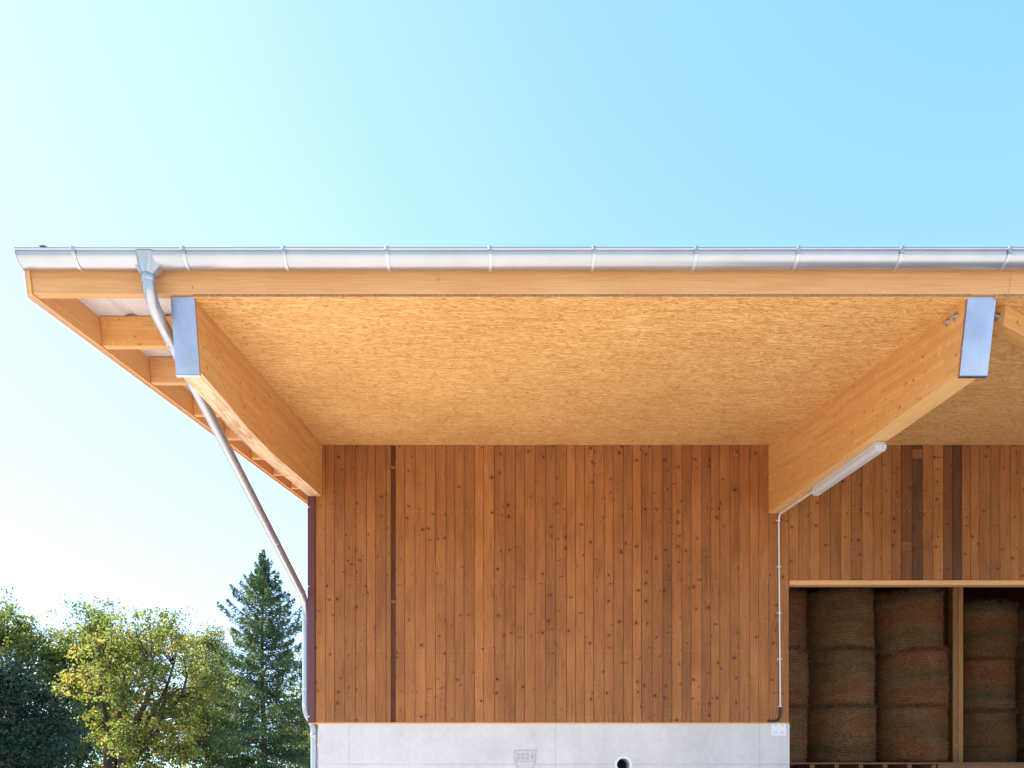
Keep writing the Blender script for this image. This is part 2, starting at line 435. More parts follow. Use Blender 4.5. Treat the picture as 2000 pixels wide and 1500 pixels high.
def concrete(name="fair faced concrete"):
    k = NT(name)
    g = k.node("NewGeometry")
    P = g.outputs["Position"]
    x, y, z = k.sep(P)[0:3]
    n1 = k.noise(P, 1.3, 5.0, 0.6)
    n2 = k.noise(P, 14.0, 4.0, 0.65)
    c = k.ramp(k.m('ADD', k.m('MULTIPLY', n1, 0.65), k.m('MULTIPLY', n2, 0.35)), [(0.3, (0.48, 0.452, 0.452)), (0.52, (0.588, 0.555, 0.556)), (0.75, (0.655, 0.617, 0.618))])
    # streaks left by the formwork
    st = k.noise(k.xyz(k.m('MULTIPLY', x, 5.0), 0.0, k.m('MULTIPLY', z, 0.7)), 1.0, 4.0)
    c = k.mix(1.0, c, k.ramp(st, [(0.35, (0.95, 0.95, 0.955)), (0.6, (1.0, 1.0, 1.0))]), 'MULTIPLY')
    # formwork joints
    jn = k.noise(P, 6.0, 3.0)
    wig = k.m('MULTIPLY', k.m('SUBTRACT', k.noise(P, 2.0, 2.0), 0.5), 0.012)
    tot = None
    for px in (682, 1085, 1484):
        d = k.m('ABSOLUTE', k.m('ADD', k.m('SUBTRACT', x, wx(px)), wig))
        l = k.mr(d, 0.003, k.m('MULTIPLY_ADD', jn, 0.012, 0.006), 0.85, 0.0)
        tot = l if tot is None else k.m('MAXIMUM', tot, l)
    for zz in (wz(1492.5), wz(1492.5) - 0.9):
        d = k.m('ABSOLUTE', k.m('ADD', k.m('SUBTRACT', z, zz), wig))
        l = k.m('MULTIPLY', k.mr(d, 0.003, k.m('MULTIPLY_ADD', jn, 0.02, 0.004), 1.0, 0.0), k.mr(k.noise(k.xyz(x, 0.0, z), 1.1, 3.0), 0.35, 0.6, 0.35, 1.0))
        tot = k.m('MAXIMUM', tot, l)
    c = k.mix(k.m('MULTIPLY', tot, 0.34), c, (0.22, 0.22, 0.23))
    # blow holes
    v = k.vor(k.xyz(x, z), 9.0)
    vr = k.sep(v.outputs["Color"])
    hole = k.m('MULTIPLY', k.m('LESS_THAN', vr[0], 0.35), k.mr(v.outputs["Distance"], 0.02, k.m('MULTIPLY_ADD', vr[1], 0.03, 0.03), 1.0, 0.0))
    c = k.mix(k.m('MULTIPLY', hole, 0.5), c, (0.2, 0.2, 0.2))
    # yellow run-off from the boards along the top edge
    run = k.m('MULTIPLY', k.mr(z, wz(1428), wz(1412), 0.0, 1.0), k.mr(k.noise(k.xyz(k.m('MULTIPLY', x, 9.0), 0.0, z), 1.0, 3.0), 0.3, 0.7, 0.15, 0.6))
    c = k.mix(run, c, (0.60, 0.52, 0.40))
    k.col(c)
    k.bump(k.m('SUBTRACT', n2, k.m('MULTIPLY', tot, 0.8)), 0.15, 0.005)
    return k.set(Roughness=0.75, Specular_IOR_Level=0.3)
M['concrete'] = concrete()
M['plaque'] = plain("cast concrete relief", (0.555, 0.52, 0.535), 0.75, 0, 0.12, 30)
M['plaqueline'] = plain("relief edges and figures", (0.38, 0.355, 0.365), 0.8)
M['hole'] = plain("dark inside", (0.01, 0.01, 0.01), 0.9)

def ground_mat(name, a, b, scale):
    k = NT(name)
    g = k.node("NewGeometry")
    n = k.noise(g.outputs["Position"], scale, 6.0, 0.65)
    n2 = k.noise(g.outputs["Position"], scale * 30, 3.0, 0.6)
    k.col(k.mix(k.m('ADD', k.m('MULTIPLY', n, 0.6), k.m('MULTIPLY', n2, 0.4)), a, b))
    k.bump(n2, 0.4, 0.02)
    return k.set(Roughness=0.9)
M['yard'] = ground_mat("pale gravel yard", (0.52, 0.475, 0.43), (0.70, 0.65, 0.60), 0.5)
M['grass'] = ground_mat("meadow", (0.035, 0.075, 0.016), (0.09, 0.13, 0.035), 0.3)
M['loftfloor'] = wood("loft floor boards", (0.22, 0.10, 0.045), (0.13, 0.05, 0.02))

def hay():
    k = NT("hay in net wrap")
    tc = k.node("TexCoord")
    oi = k.node("ObjectInfo")
    x, y, z = k.sep(tc.outputs["Object"])[0:3]
    r = k.m('MULTIPLY', oi.outputs["Random"], 31.0)
    band = k.noise(k.xyz(r, k.m('MULTIPLY', k.m('ADD', x, y), 0.25), k.m('ADD', k.m('MULTIPLY', z, 3.2), r)), 1.0, 2.0)
    c = k.ramp(band, [(0.28, (0.095, 0.058, 0.029)), (0.40, (0.168, 0.083, 0.035)), (0.56, (0.225, 0.092, 0.035)), (0.70, (0.22, 0.068, 0.026))])
    n = k.noise(tc.outputs["Object"], 38.0, 5.0, 0.7)
    c = k.mix(1.0, c, k.ramp(n, [(0.3, (0.45, 0.42, 0.38)), (0.5, (1, 1, 1)), (0.72, (1.9, 1.8, 1.6))]), 'MULTIPLY')
    wv = k.m('ADD', k.m('MULTIPLY', z, 190.0), k.m('MULTIPLY', k.noise(tc.outputs["Object"], 6.0, 2.0), 6.0))
    net = k.m('MULTIPLY_ADD', k.m('SINE', wv), 0.5, 0.5)
    on = k.mr(k.noise(k.xyz(x, y, k.m('ADD', k.m('MULTIPLY', z, 2.0), r)), 1.6, 2.0), 0.42, 0.6, 0.0, 1.0)
    c = k.mix(k.m('MULTIPLY', k.m('MULTIPLY', k.m('POWER', net, 5.0), on), 0.55), c, (0.34, 0.25, 0.13))
    k.col(c)
    k.bump(k.m('ADD', n, k.m('MULTIPLY', net, 0.4)), 0.9, 0.03)
    return k.set(Roughness=0.85, Specular_IOR_Level=0.2)
M['hay'] = hay()

def leaf(name, stops, trans=0.35):
    k = NT(name)
    at = k.node("VertexColor", layer_name="rnd")
    rs = k.sep(at.outputs[0])
    c = k.ramp(rs[0], stops)
    k.col(c)
    k.set(Roughness=0.55, Specular_IOR_Level=0.3)
    tr = k.node("BsdfTranslucent")
    k.put(tr.inputs[0], k.mix(1.0, c, (1.5, 1.45, 0.7), 'MULTIPLY'))
    ms = k.node("MixShader")
    ms.inputs[0].default_value = trans
    k.t.links.new(k.p.outputs[0], ms.inputs[1]); k.t.links.new(tr.outputs[0], ms.inputs[2])
    k.t.links.new(ms.outputs[0], k.t.nodes["Material Output"].inputs[0])
    return k.mat
M['leaf_green'] = leaf("green leaves", [(0.0, (0.06, 0.10, 0.04)), (0.45, (0.16, 0.20, 0.065)), (0.8, (0.30, 0.30, 0.115)), (1.0, (0.40, 0.36, 0.15))], 0.5)
M['leaf_gold'] = leaf("turning leaves", [(0.0, (0.06, 0.10, 0.035)), (0.45, (0.17, 0.195, 0.055)), (0.8, (0.32, 0.285, 0.095)), (1.0, (0.44, 0.29, 0.11))], 0.5)
M['leaf_dark'] = leaf("dark conifer needles", [(0.0, (0.006, 0.024, 0.019)), (0.6, (0.013, 0.042, 0.029)), (1.0, (0.030, 0.065, 0.034))], 0.12)
M['needle'] = leaf("spruce needles", [(0.0, (0.028, 0.072, 0.042)), (0.5, (0.075, 0.13, 0.062)), (1.0, (0.18, 0.215, 0.085))], 0.3)
M['bark'] = plain("bark", (0.075, 0.052, 0.040), 0.9, 0, 0.5, 14)
M['bark_grey'] = plain("grey bark", (0.13, 0.105, 0.09), 0.9, 0, 0.5, 14)

# ------------------------------------------------------------------ ground
b = MB(); b.box(-900, 900, -900, 900, -0.30, -0.004)
tag(b.build("ground", M['grass']), kind="structure")
b = MB(); b.face([(-16, -28, 0), (34, -28, 0), (34, 40, 0), (-16, 40, 0)], 0, (1, 0, 0))
tag(b.build("yard", M['yard']), kind="structure")

# ------------------------------------------------------------------ the barn
BARN = empty("barn", (0.0, 10.0, 0.0), "timber barn with orange board walls on concrete and a wide overhanging roof", "barn")
XL, XR, YB = -2.53, 13.6, 22.0       # left wall, right wall, back wall
RX0 = -3.60                          # verge
RND = random.Random(7)
def rt(tone=1.0): return (RND.random(), RND.random(), tone)
YW = 9.98                            # face of the boards

# --- cladding of the front wall
edges = [617, 636.8, 654, 674, 695.5, 716.6, 734, 754.8, 773, 791, 811, 832, 850.7, 871.4, 888.7, 906.6, 926.6, 944.5, 965.7, 986.4, 1006.6, 1024.4, 1045]
while edges[-1] < 1505: edges.append(edges[-1] + RND.choice((17.6, 19.8, 20.6, 20.9)))
edges = [e for e in edges if e < 1512] + [1520, 1540]
R2 = edges[-1]
right_edges = [1540, 1559, 1579.5, 1600, 1620.5, 1641, 1661.5, 1682.5, 1704, 1721, 1739.5, 1759]
right_edges += [1780, 1800.5, 1820.5, 1841, 1859, 1877, 1893.5, 1911, 1933, 1951, 1971, 1990]
while right_edges[-1] < 970 + 145 * 9.6: right_edges.append(right_edges[-1] + RND.choice((17.6, 19.8, 20.6)))
ztop = lambda: S(YW) + 0.03
zp = wz(1411)                        # underside of the boards
zl = wz(1134)                        # underside of the boards over the opening
b = MB()
gap = 0.0042
def board(px0, px1, z0, tone=1.0, dy=0.0):
    dy += RND.uniform(-0.0015, 0.0015)
    b.box(wx(px0) + gap / 2, wx(px1) - gap / 2, YW + dy, YW + 0.024, z0 + RND.uniform(-0.002, 0.002), ztop(), 0, (0, 0, 1), rt(tone))
for a, c in zip(edges[:-1], edges[1:]):
    if a == 754.8:
        board(a, 764.0, zp, 1.0)                                      # the board with the open joint beside it
        continue
    tone = 1.0
    if 1268 < a < 1360: tone = RND.choice((0.80, 0.74, 0.9))
    elif a > 1045: tone = RND.uniform(0.85, 1.1)
    else: tone = RND.uniform(0.9, 1.12)
    if 1060 < a < 1085: tone = 0.82
    board(a, c, zp, tone)
board(609.5, 617, zp, 0.85, 0.006)
dark_at = {1759: 0.42, 1780: 0.35, 1841: 0.42, 1859: 0.33}
for a, c in zip(right_edges[:-1], right_edges[1:]):
    t0 = dark_at.get(a, RND.uniform(0.88, 1.04))
    if t0 < 0.5:                                                        # dark weathered boards butt-jointed with short offcuts
        zc = wz({1759: 1064, 1780: 884, 1841: 1010, 1859: 960}[a])
        x0, x1 = wx(a) + gap / 2, wx(c) - gap / 2
        if a in (1759, 1780):
            b.box(x0, x1, YW, YW + 0.024, zl, zc - 0.09, 0, (0, 0, 1), rt(t0))
            b.box(x0, x1, YW - 0.001, YW + 0.024, zc - 0.088, zc + 0.04, 0, (0, 0, 1), rt(0.62))
            b.box(x0, x1, YW, YW + 0.024, zc + 0.042, ztop(), 0, (0, 0, 1), rt(t0))
        else:
            board(a, c, zl, t0)
    else:
        board(a, c, zl, t0)
# dark backing strip and battens seen in the open joint
b.box(wx(759), wx(774.5), YW + 0.0245, YW + 0.035, zp + 0.02, ztop(), 0, (0, 0, 1), (0.3, 0.2, 0.32))
for py in (913, 1175):
    b.box(wx(764) + .001, wx(773) - .001, YW + 0.012, YW + 0.0243, wz(py + 2.5), wz(py - 2.5), 0, (1, 0, 0), (0.6, 0.7, 0.8))
# heads of the fixing screws in rows
plank_wall = b.build("plank_wall", [M['board'], M['bolt']], BARN, 0.003)
b = MB()
for py in (1000.5, 1138):
    z = wz(py)
    for a, c in list(zip(edges[:-1], edges[1:])) + list(zip(right_edges[:-1], right_edges[1:])):
        if a >= 1990 or abs(a - 754.8) < 1: continue
        if z < (zl if a >= 1540 else zp) + 0.02: continue
        for k_ in (0.25, 0.75):
            x = wx(a + (c - a) * k_)
            if 3.62 < x < 3.9 and py < 1010: continue
            b.disc((x, YW - 0.0008, z + RND.uniform(-.006, .006)), (0, -1, 0), 0.0035, 0.001, 6)
for py in (1272, 1402.5):
    z = wz(py)
    for a, c in zip(edges[:-1], edges[1:]):
        if abs(a - 754.8) < 1: continue
        for k_ in (0.25, 0.75):
            b.disc((wx(a + (c - a) * k_), YW - 0.0008, z + RND.uniform(-.006, .006)), (0, -1, 0), 0.0035, 0.001, 6)
tag(b.build("screw_heads", M['bolt'], plank_wall), kind="stuff")

# --- inner and side walls, so the hall is dark inside
b = MB()
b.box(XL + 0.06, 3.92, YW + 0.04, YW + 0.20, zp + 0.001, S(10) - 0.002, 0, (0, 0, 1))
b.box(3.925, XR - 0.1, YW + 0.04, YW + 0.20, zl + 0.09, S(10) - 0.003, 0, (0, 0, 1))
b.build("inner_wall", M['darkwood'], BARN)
for nm, x0, x1 in (("side_wall", XL, XL + 0.05), ("side_wall", XR - 0.05, XR)):
    b = MB()
    y = YW + 0.03
    while y < YB - 0.01:
        y2 = min(y + 0.135, YB)
        zt0, zt1 = S(y) + 0.02, S(y2) + 0.02
        v = [(x0, y, zp), (x1, y, zp), (x1, y2 - .003, zp), (x0, y2 - .003, zp), (x0, y, zt0), (x1, y, zt0), (x1, y2 - .003, zt1), (x0, y2 - .003, zt1)]
        b.idx(v, [(0, 3, 2, 1), (4, 5, 6, 7), (0, 1, 5, 4), (1, 2, 6, 5), (2, 3, 7, 6), (3, 0, 4, 7)], 0, (0, 0, 1), rt(RND.uniform(.9, 1.1)))
        y = y2
    b.build(nm, M['board'], BARN)
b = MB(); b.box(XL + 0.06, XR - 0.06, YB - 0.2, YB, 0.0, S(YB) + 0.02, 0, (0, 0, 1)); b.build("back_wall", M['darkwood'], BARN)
# right-hand part of the front, beyond the opening
b = MB(); b.box(11.6, XR - 0.06, YW + 0.001, YW + 0.036, 0.0, zl - 0.05, 0, (0, 0, 1)); b.build("door_panel", M['board'], BARN)

# --- corner trim
b = MB()
b.box(XL - 0.006, wx(614.6, 9.96), 9.955, 9.972, wz(1412), S(9.96) - 0.70, 0, (0, 0, 1))
b.box(XL - 0.006, XL - 0.002, 9.9725, 10.12, wz(1412), S(9.96) - 0.70, 0, (0, 0, 1))
for py in (993, 1147, 1400):
    b.disc((wx(604.5), 9.9545, wz(py)), (0, -1, 0), 0.010, 0.003, 8, 1)
b.build("corner_trim", [M['maroon'], M['white']], BARN, 0.002)

# --- concrete plinth with a round vent
YC = 10.0
PX0, PX1 = wx(621.5), wx(1542)
vx, vz, vr_ = wx(1217.5), wz(1493.5), 0.098
b = MB()
sq = 0.22
ztp = zp - 0.018
N = 32
circ = [(vx + vr_ * math.cos(2 * math.pi * i / N), vz + vr_ * math.sin(2 * math.pi * i / N)) for i in range(N)]
def sqp(i):
    a = 2 * math.pi * i / N
    m_ = max(abs(math.cos(a)), abs(math.sin(a)))
    return (vx + sq * math.cos(a) / m_, vz + sq * math.sin(a) / m_)
for i in range(N):
    j = (i + 1) % N
    p, q = sqp(i), sqp(j)
    b.face([(circ[i][0], YC, circ[i][1]), (circ[j][0], YC, circ[j][1]), (q[0], YC, q[1]), (p[0], YC, p[1])][::-1], 0)
    b.face([(circ[i][0], YC, circ[i][1]), (circ[i][0], YC + .26, circ[i][1]), (circ[j][0], YC + .26, circ[j][1]), (circ[j][0], YC, circ[j][1])], 0)
def fr(x0, x1, z0, z1): b.face([(x0, YC, z0), (x1, YC, z0), (x1, YC, z1), (x0, YC, z1)], 0)
fr(PX0, vx - sq, 0, ztp); fr(vx + sq, PX1, 0, ztp); fr(vx - sq, vx + sq, 0, vz - sq); fr(vx - sq, vx + sq, vz + sq, ztp)
b.face([(PX0, YC, 0), (PX0, YC, ztp), (PX0, YB, ztp), (PX0, YB, 0)])
b.face([(PX1, YC, 0), (PX1, YC + .26, 0), (PX1, YC + .26, ztp), (PX1, YC, ztp)])
b.face([(PX0, YC, ztp), (PX1, YC, ztp), (PX1, YC + .26, ztp), (PX0, YC + .26, ztp)])
b.face([(PX0, YC, ztp), (PX0, YC + .26, ztp), (PX0 + .3, YC + .26, ztp), (PX0 + .3, YC, ztp)][::-1])
b.face([(PX0, YC + .26, ztp), (PX0 + .26, YC + .26, ztp), (PX0 + .26, YB, ztp), (PX0, YB, ztp)])
for px, py in ((1136, 1488), (1284, 1487.5), (1431, 1487), (628, 1442), (628, 1491), (1351, 1490)):      # plugged tie holes
    b.tube([(wx(px), YC + .002, wz(py)), (wx(px), YC - 0.0015, wz(py))], 0.020, 14, 0, True, smooth=False)
    b.tube([(wx(px), YC - .0012, wz(py)), (wx(px), YC - 0.003, wz(py))], 0.015, 14, 1, True, smooth=False)
plinth = b.build("concrete_plinth", [M['concrete'], M['plaque']], BARN)
b = MB(); b.box(PX0 - 0.1, wx(1541), YC - 0.012, YC + 0.10, ztp + 0.001, zp - 0.0015, 0, (1, 0, 0), (0.2, 0.2, 1.15))
b.build("sill_batten", M['pale'], BARN)
# sleeve of the vent
b = MB()
ring = []
for i in range(N + 1):
    a = 2 * math.pi * i / N
    ring.append((math.cos(a), math.sin(a)))
for i in range(N):
    (c0, s0), (c1, s1) = ring[i], ring[i + 1]
    for (ra, ya, rb, yb) in ((vr_ - .001, YC - .004, .120, YC - .004), (.120, YC - .004, .120, YC + .001), (vr_ - .012, YC - .004, vr_ - .001, YC - .004), (vr_ - .012, YC + .30, vr_ - .012, YC - .004)):
        b.face([(vx + ra * c0, ya, vz + ra * s0), (vx + ra * c1, ya, vz + ra * s1), (vx + rb * c1, yb, vz + rb * s1), (vx + rb * c0, yb, vz + rb * s0)], 0, smooth=False)
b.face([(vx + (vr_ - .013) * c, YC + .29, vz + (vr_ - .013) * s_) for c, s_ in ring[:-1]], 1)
b.build("vent_sleeve", [M['sleeve'], M['hole']], plinth)
# year relief cast in the concrete
b = MB()
def P2(px, py): return (wx(px), wz(py))
outl = [P2(1004.5, 1466), P2(1046.5, 1466), P2(1045.5, 1487), P2(1039.5, 1504), P2(1034, 1516), P2(1017, 1516), P2(1011.5, 1504), P2(1006, 1487)]
n_ = len(outl)
b.prism_y([(p[0], p[1]) for p in outl], YC - 0.004, YC + 0.004, 0)
for i in range(n_):
    p, q = outl[i], outl[(i + 1) % n_]
    b.bar((p[0], YC - 0.006, p[1]), (q[0], YC - 0.006, q[1]), 0.005, 0.006, (0, 1, 0), 1)
p, q = outl[7], outl[2]
b.bar((p[0], YC - 0.006, p[1]), (q[0], YC - 0.006, q[1]), 0.005, 0.006, (0, 1, 0), 1)
fc = bpy.data.curves.new("figures", 'FONT'); fc.body = "2024"; fc.size = 0.135; fc.extrude = 0.003; fc.space_character = 1.15
fo = bpy.data.objects.new("figures", fc); COL.objects.link(fo)
fm = bpy.data.meshes.new_from_object(fo)
xs = [v.co.x for v in fm.vertices]; zs = [v.co.y for v in fm.vertices]
fw, fh = max(xs) - min(xs), max(zs) - min(zs)
tx0, tx1, tz0, tz1 = wx(1008.5), wx(1042.5), wz(1483), wz(1471.5)
vv_ = [(tx0 + (v.co.x - min(xs)) / fw * (tx1 - tx0), YC - 0.0065 - v.co.z, tz0 + (v.co.y - min(zs)) / fh * (tz1 - tz0)) for v in fm.vertices]
b.idx(vv_, [tuple(p.vertices) for p in fm.polygons], 1)
bpy.data.objects.remove(fo); bpy.data.meshes.remove(fm); bpy.data.curves.remove(fc)
b.build("date_plaque", [M['plaque'], M['plaqueline']], plinth)
# bolted anchor plate
b = MB()
b.box(wx(1506), wx(1535), YC - 0.010, YC + 0.001, wz(1437), wz(1410.5), 0)
for px in (1514.5, 1527.5):
    for py in (1416, 1430.5):
        b.disc((wx(px), YC - 0.0102, wz(py)), (0, -1, 0), 0.017, 0.003, 14, 1)
        b.disc((wx(px), YC - 0.0132, wz(py)), (0, -1, 0), 0.010, 0.008, 6, 1)
b.build("anchor_plate", [M['white'], M['bolt']], plinth, 0.001)

# --- roof: purlins, sheet, verge
RZ = 0.246                                   # purlin height
def slope_prof(y0, wid, hgt, off=0.0):
    p0 = Vector((y0, S(y0) + off)); a = Vector((CT, ST)); n = Vector((-ST, CT))
    return [tuple(p0), tuple(p0 + a * wid), tuple(p0 + a * wid + n * hgt), tuple(p0 + n * hgt)]
XRR = 14.6
b = MB()
b.prism_x(slope_prof(5.715, 0.082, RZ), RX0 + 0.032, 4.02 - 0.0 - 0.08, 0, (1, 0, 0), (0.31, 0.77, 1.0))
b.build("eave_beam", M['pale'], BARN, 0.003)
b = MB()
b.prism_x(slope_prof(5.715, 0.082, RZ), 3.9425, XRR - 0.032, 0, (1, 0, 0), (0.81, 0.27, 1.06))
b.build("eave_beam", M['pale'], BARN, 0.003)
for i, y in enumerate((6.715, 7.66, 8.74, 9.75, 10.78, 11.82, 12.84, 13.9, 14.9, 15.9, 16.9, 17.9, 18.9, 19.9, 20.9, 21.9)):
    b = MB()
    b.prism_x(slope_prof(y, 0.082, RZ - 0.001), RX0 + 0.034, XRR - 0.034, 0, (1, 0, 0), rt(1.08))
    b.build("purlin", M['glulam'] if i % 2 == 0 else M['pale'], BARN, 0.003)
# trapezoidal sheet; ribs run down the slope
b = MB()
per, rh = 0.345, 0.020
prof = []
x = RX0 + 0.03
while x < XRR - 0.05:
    prof += [(x, 0), (x + per - 0.115, 0), (x + per - 0.085, rh), (x + per - 0.03, rh)]
    x += per
yA, yB_ = 5.575, YB + 0.6
def sheet_pt(px_, h, y):
    return (px_, y - ST * (RZ + h), S(y) + CT * (RZ + h) + (0.0))
vs, fs = [], []
for (px_, h) in prof:
    vs.append(sheet_pt(px_, h + 0.004, yA + .05)); vs.append(sheet_pt(px_, h + 0.004, yB_))
for i in range(len(prof) - 1):
    fs.append((2 * i, 2 * i + 1, 2 * i + 3, 2 * i + 2))
b.idx(vs, fs, 0, (0, CT, ST))
o = b.build("roof_sheet", M['roofsheet'], BARN)
md = o.modifiers.new("thickness", 'SOLIDIFY'); md.thickness = 0.0015
# verge board with its flashing
def verge(x0, x1, xf0, xf1):
    b = MB()
    y0, y1 = 5.70, YB + 0.55
    n = Vector((-ST, CT))
    lo = 0.012
    pr = [(y0 + ST * lo, S(y0) - CT * lo), (y1, S(y1) - lo / CT), (y1 - ST * RZ, S(y1) + CT * RZ), (y0 - ST * RZ, S(y0) + CT * RZ)]
    b.prism_x(pr, x0, x1, 0, (0, CT, ST), (0.4, 0.9, 1.22))
    ob = b.build("verge_board", M['pale'], BARN, 0.002)
    b = MB()
    lo2, hi2 = 0.038, RZ + 0.05
    pr = [(y0 - .01 + ST * lo2, S(y0 - .01) - CT * lo2), (y1, S(y1) - lo2 / CT), (y1 - ST * hi2, S(y1) + CT * hi2), (y0 - .01 - ST * hi2, S(y0 - .01) + CT * hi2)]
    b.prism_x(pr, xf0, xf1, 0, (0, CT, ST))
    b.build("flashing", M['flashing'], ob)
verge(RX0, RX0 + 0.030, RX0 - 0.016, RX0 - 0.001)
verge(XRR - 0.030, XRR, XRR + 0.001, XRR + 0.008)
# --- OSB soffit between the beams, and over the hall
TO = 0.019
XB0, XB1 = -2.520, -2.346                     # left gable beam
XC0, XC1 = 3.655, 3.862                       # beam of the first bay
XD0, XD1 = 9.85, 10.06                        # next beam, outside the picture
for (x0, x1) in ((XB1 + .001, XC0 - .001), (XC1 + .001, XD0 - .001), (XD1 + .001, XRR - .04)):
    b = MB()
    y0, y1 = 5.722, YB - 0.21
    pr = [(y0, S(y0) - TO), (y1, S(y1) - TO), (y1, S(y1) - .001), (y0, S(y0) - .001)]
    b.prism_x(pr, x0, x1, 0, (1, 0, 0))
    b.m[3] = 1
    b.build("soffit_board", [M['osb'], M['osb_edge']], BARN)

# --- cantilevered glulam beams with sheet metal on their ends
def beam(x0, x1, hs, tonea, bolts, under):
    """hs: (y, depth below the purlins); the end is cut square to the roof"""
    b = MB()
    ytip = 5.752
    h0 = hs[0][1]
    top = [(ytip, S(ytip) - .0012), (YB - 0.25, S(YB - 0.25) - .0012)]
    low = [(YB - 0.25, S(YB - 0.25) - hs[-1][1])] + [(y, S(y) - h) for (y, h) in hs[::-1]]
    yb_ = ytip + h0 * ST * CT
    low.append((yb_, S(ytip) - h0 * CT * CT - .02))
    prof = top + low
    n = len(prof)
    v = [(x0, p[0], p[1]) for p in prof] + [(x1, p[0], p[1]) for p in prof]
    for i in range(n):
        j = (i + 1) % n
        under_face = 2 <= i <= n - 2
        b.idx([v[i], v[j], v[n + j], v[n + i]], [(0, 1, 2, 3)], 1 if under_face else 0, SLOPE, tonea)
    b.face([v[i] for i in range(n)][::-1], 0, SLOPE, tonea)
    b.face([v[n + i] for i in range(n)], 0, SLOPE, tonea)
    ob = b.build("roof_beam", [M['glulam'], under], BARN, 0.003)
    # plate
    tp = Vector((0, ytip, S(ytip) + 0.002)); bt = Vector((0, low[-1][0], low[-1][1]))
    d = (bt - tp).normalized()
    tp = tp + d * 0.005
    nrm = Vector((0, -1, 0)) - d * Vector((0, -1, 0)).dot(d); nrm.normalize()
    p = MB()
    A, B_ = tp + nrm * 0.002, bt + nrm * 0.002 + d * 0.012
    xa, xb = x0 - 0.006, x1 + 0.006
    o1 = nrm * 0.005
    # slightly dished sheet: a grid
    nx, nz = 5, 12
    g = []
    for j in range(nz + 1):
        for i in range(nx + 1):
            f_, h_ = i / nx, j / nz
            q = A.lerp(B_, h_) + o1 + nrm * (0.006 * math.sin(math.pi * f_) * math.sin(math.pi * h_) * (0.6 + .4 * math.sin(5 * h_ + x0)))
            g.append((xa + (xb - xa) * f_, q.y, q.z))
    p.idx(g, [(j * (nx + 1) + i, (j + 1) * (nx + 1) + i, (j + 1) * (nx + 1) + i + 1, j * (nx + 1) + i + 1) for j in range(nz) for i in range(nx)], 0, (1, 0, 0), smooth=True)
    for xs_ in (xa, xb):                                            # side returns
        q0, q1 = A + o1, B_ + o1
        r0, r1 = A - nrm * 0.02, B_ - nrm * 0.02
        p.face([(xs_, q0.y, q0.z), (xs_, q1.y, q1.z), (xs_, r1.y, r1.z), (xs_, r0.y, r0.z)], 0)
    q1 = B_ + o1                                                     # drip fold at the foot
    p.bar((xa - .002, q1.y - .004, q1.z), (xb + .002, q1.y - .004, q1.z), 0.006, 0.008, (0, 0, 1), 0)
    p.bar((xa - .001, q1.y + .014, q1.z - .002), (xb + .001, q1.y + .014, q1.z - .002), 0.026, 0.003, (0, 0, 1), 0)
    for h_ in (.28, .62):
        q = A.lerp(B_, h_)
        p.disc((xa - .001, q.y + .012, q.z), (-1, 0, 0), 0.011, 0.006, 8, 0)
        p.disc((xb + .001, q.y + .012, q.z), (1, 0, 0), 0.007, 0.004, 8, 0)
    p.build("end_plate", M['plate'], ob)
    for (px, py) in bolts:
        y = F * x0 / (px - CX)
        z = EYE + (CY - py) * y / F
        k_ = MB()
        k_.disc((x0 + .001, y, z), (-1, 0, 0), 0.032, 0.005, 16)
        k_.disc((x0 - .004, y, z), (-1, 0, 0), 0.018, 0.016, 6)
        k_.disc((x0 - .02, y, z), (-1, 0, 0), 0.009, 0.018, 8)
        k_.build("bolt", M['bolt'], ob)
    return ob
beam(XB0, XB1, [(5.9, .545), (6.5, .60), (7.0, .66), (7.7, .70), (10.0, .711)], (0.13, 0.61, 1.0), [], M['rawpine'])
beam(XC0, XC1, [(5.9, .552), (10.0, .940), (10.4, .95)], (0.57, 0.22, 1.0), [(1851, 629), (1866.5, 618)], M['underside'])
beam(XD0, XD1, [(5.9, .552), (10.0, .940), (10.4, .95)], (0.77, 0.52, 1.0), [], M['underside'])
# bracing timber that runs back under the soffit from the first bay's beam
b = MB()
a0 = Vector((3.985, 5.90, S(5.90) - TO - .001)); dv = Vector((0.83, 0.56, 0.56 * TAN)).normalized()
e0 = a0 + dv * 6.8
sd_ = Vector((0.56, -0.83, -0.83 * TAN)).normalized() * 0.06
hn = Vector((0, -ST, CT)) * 0.15
vs = [p + s_ - h_ for p in (a0, e0) for (s_, h_) in ((sd_, hn), (-sd_, hn), (-sd_, hn * 0), (sd_, hn * 0))]
b.idx(vs, [(3, 2, 1, 0), (4, 5, 6, 7), (0, 1, 5, 4), (1, 2, 6, 5), (2, 3, 7, 6), (3, 0, 4, 7)], 0, dv, (0.33, 0.71, 1.0))
br = b.build("brace_timber", M['glulam'], BARN, 0.003)
b = MB(); c_ = a0 - hn * 0.45
b.disc(c_ + dv * -0.001, -dv, 0.03, 0.006, 14); b.disc(c_ - dv * 0.006, -dv, 0.016, 0.02, 6); b.tube([c_ + dv * .03 - Vector((.0, .0, 0)), Vector((XC1 - .01, c_.y - .08, c_.z))], 0.008, 8)
b.build("bolt", M['bolt'], br)

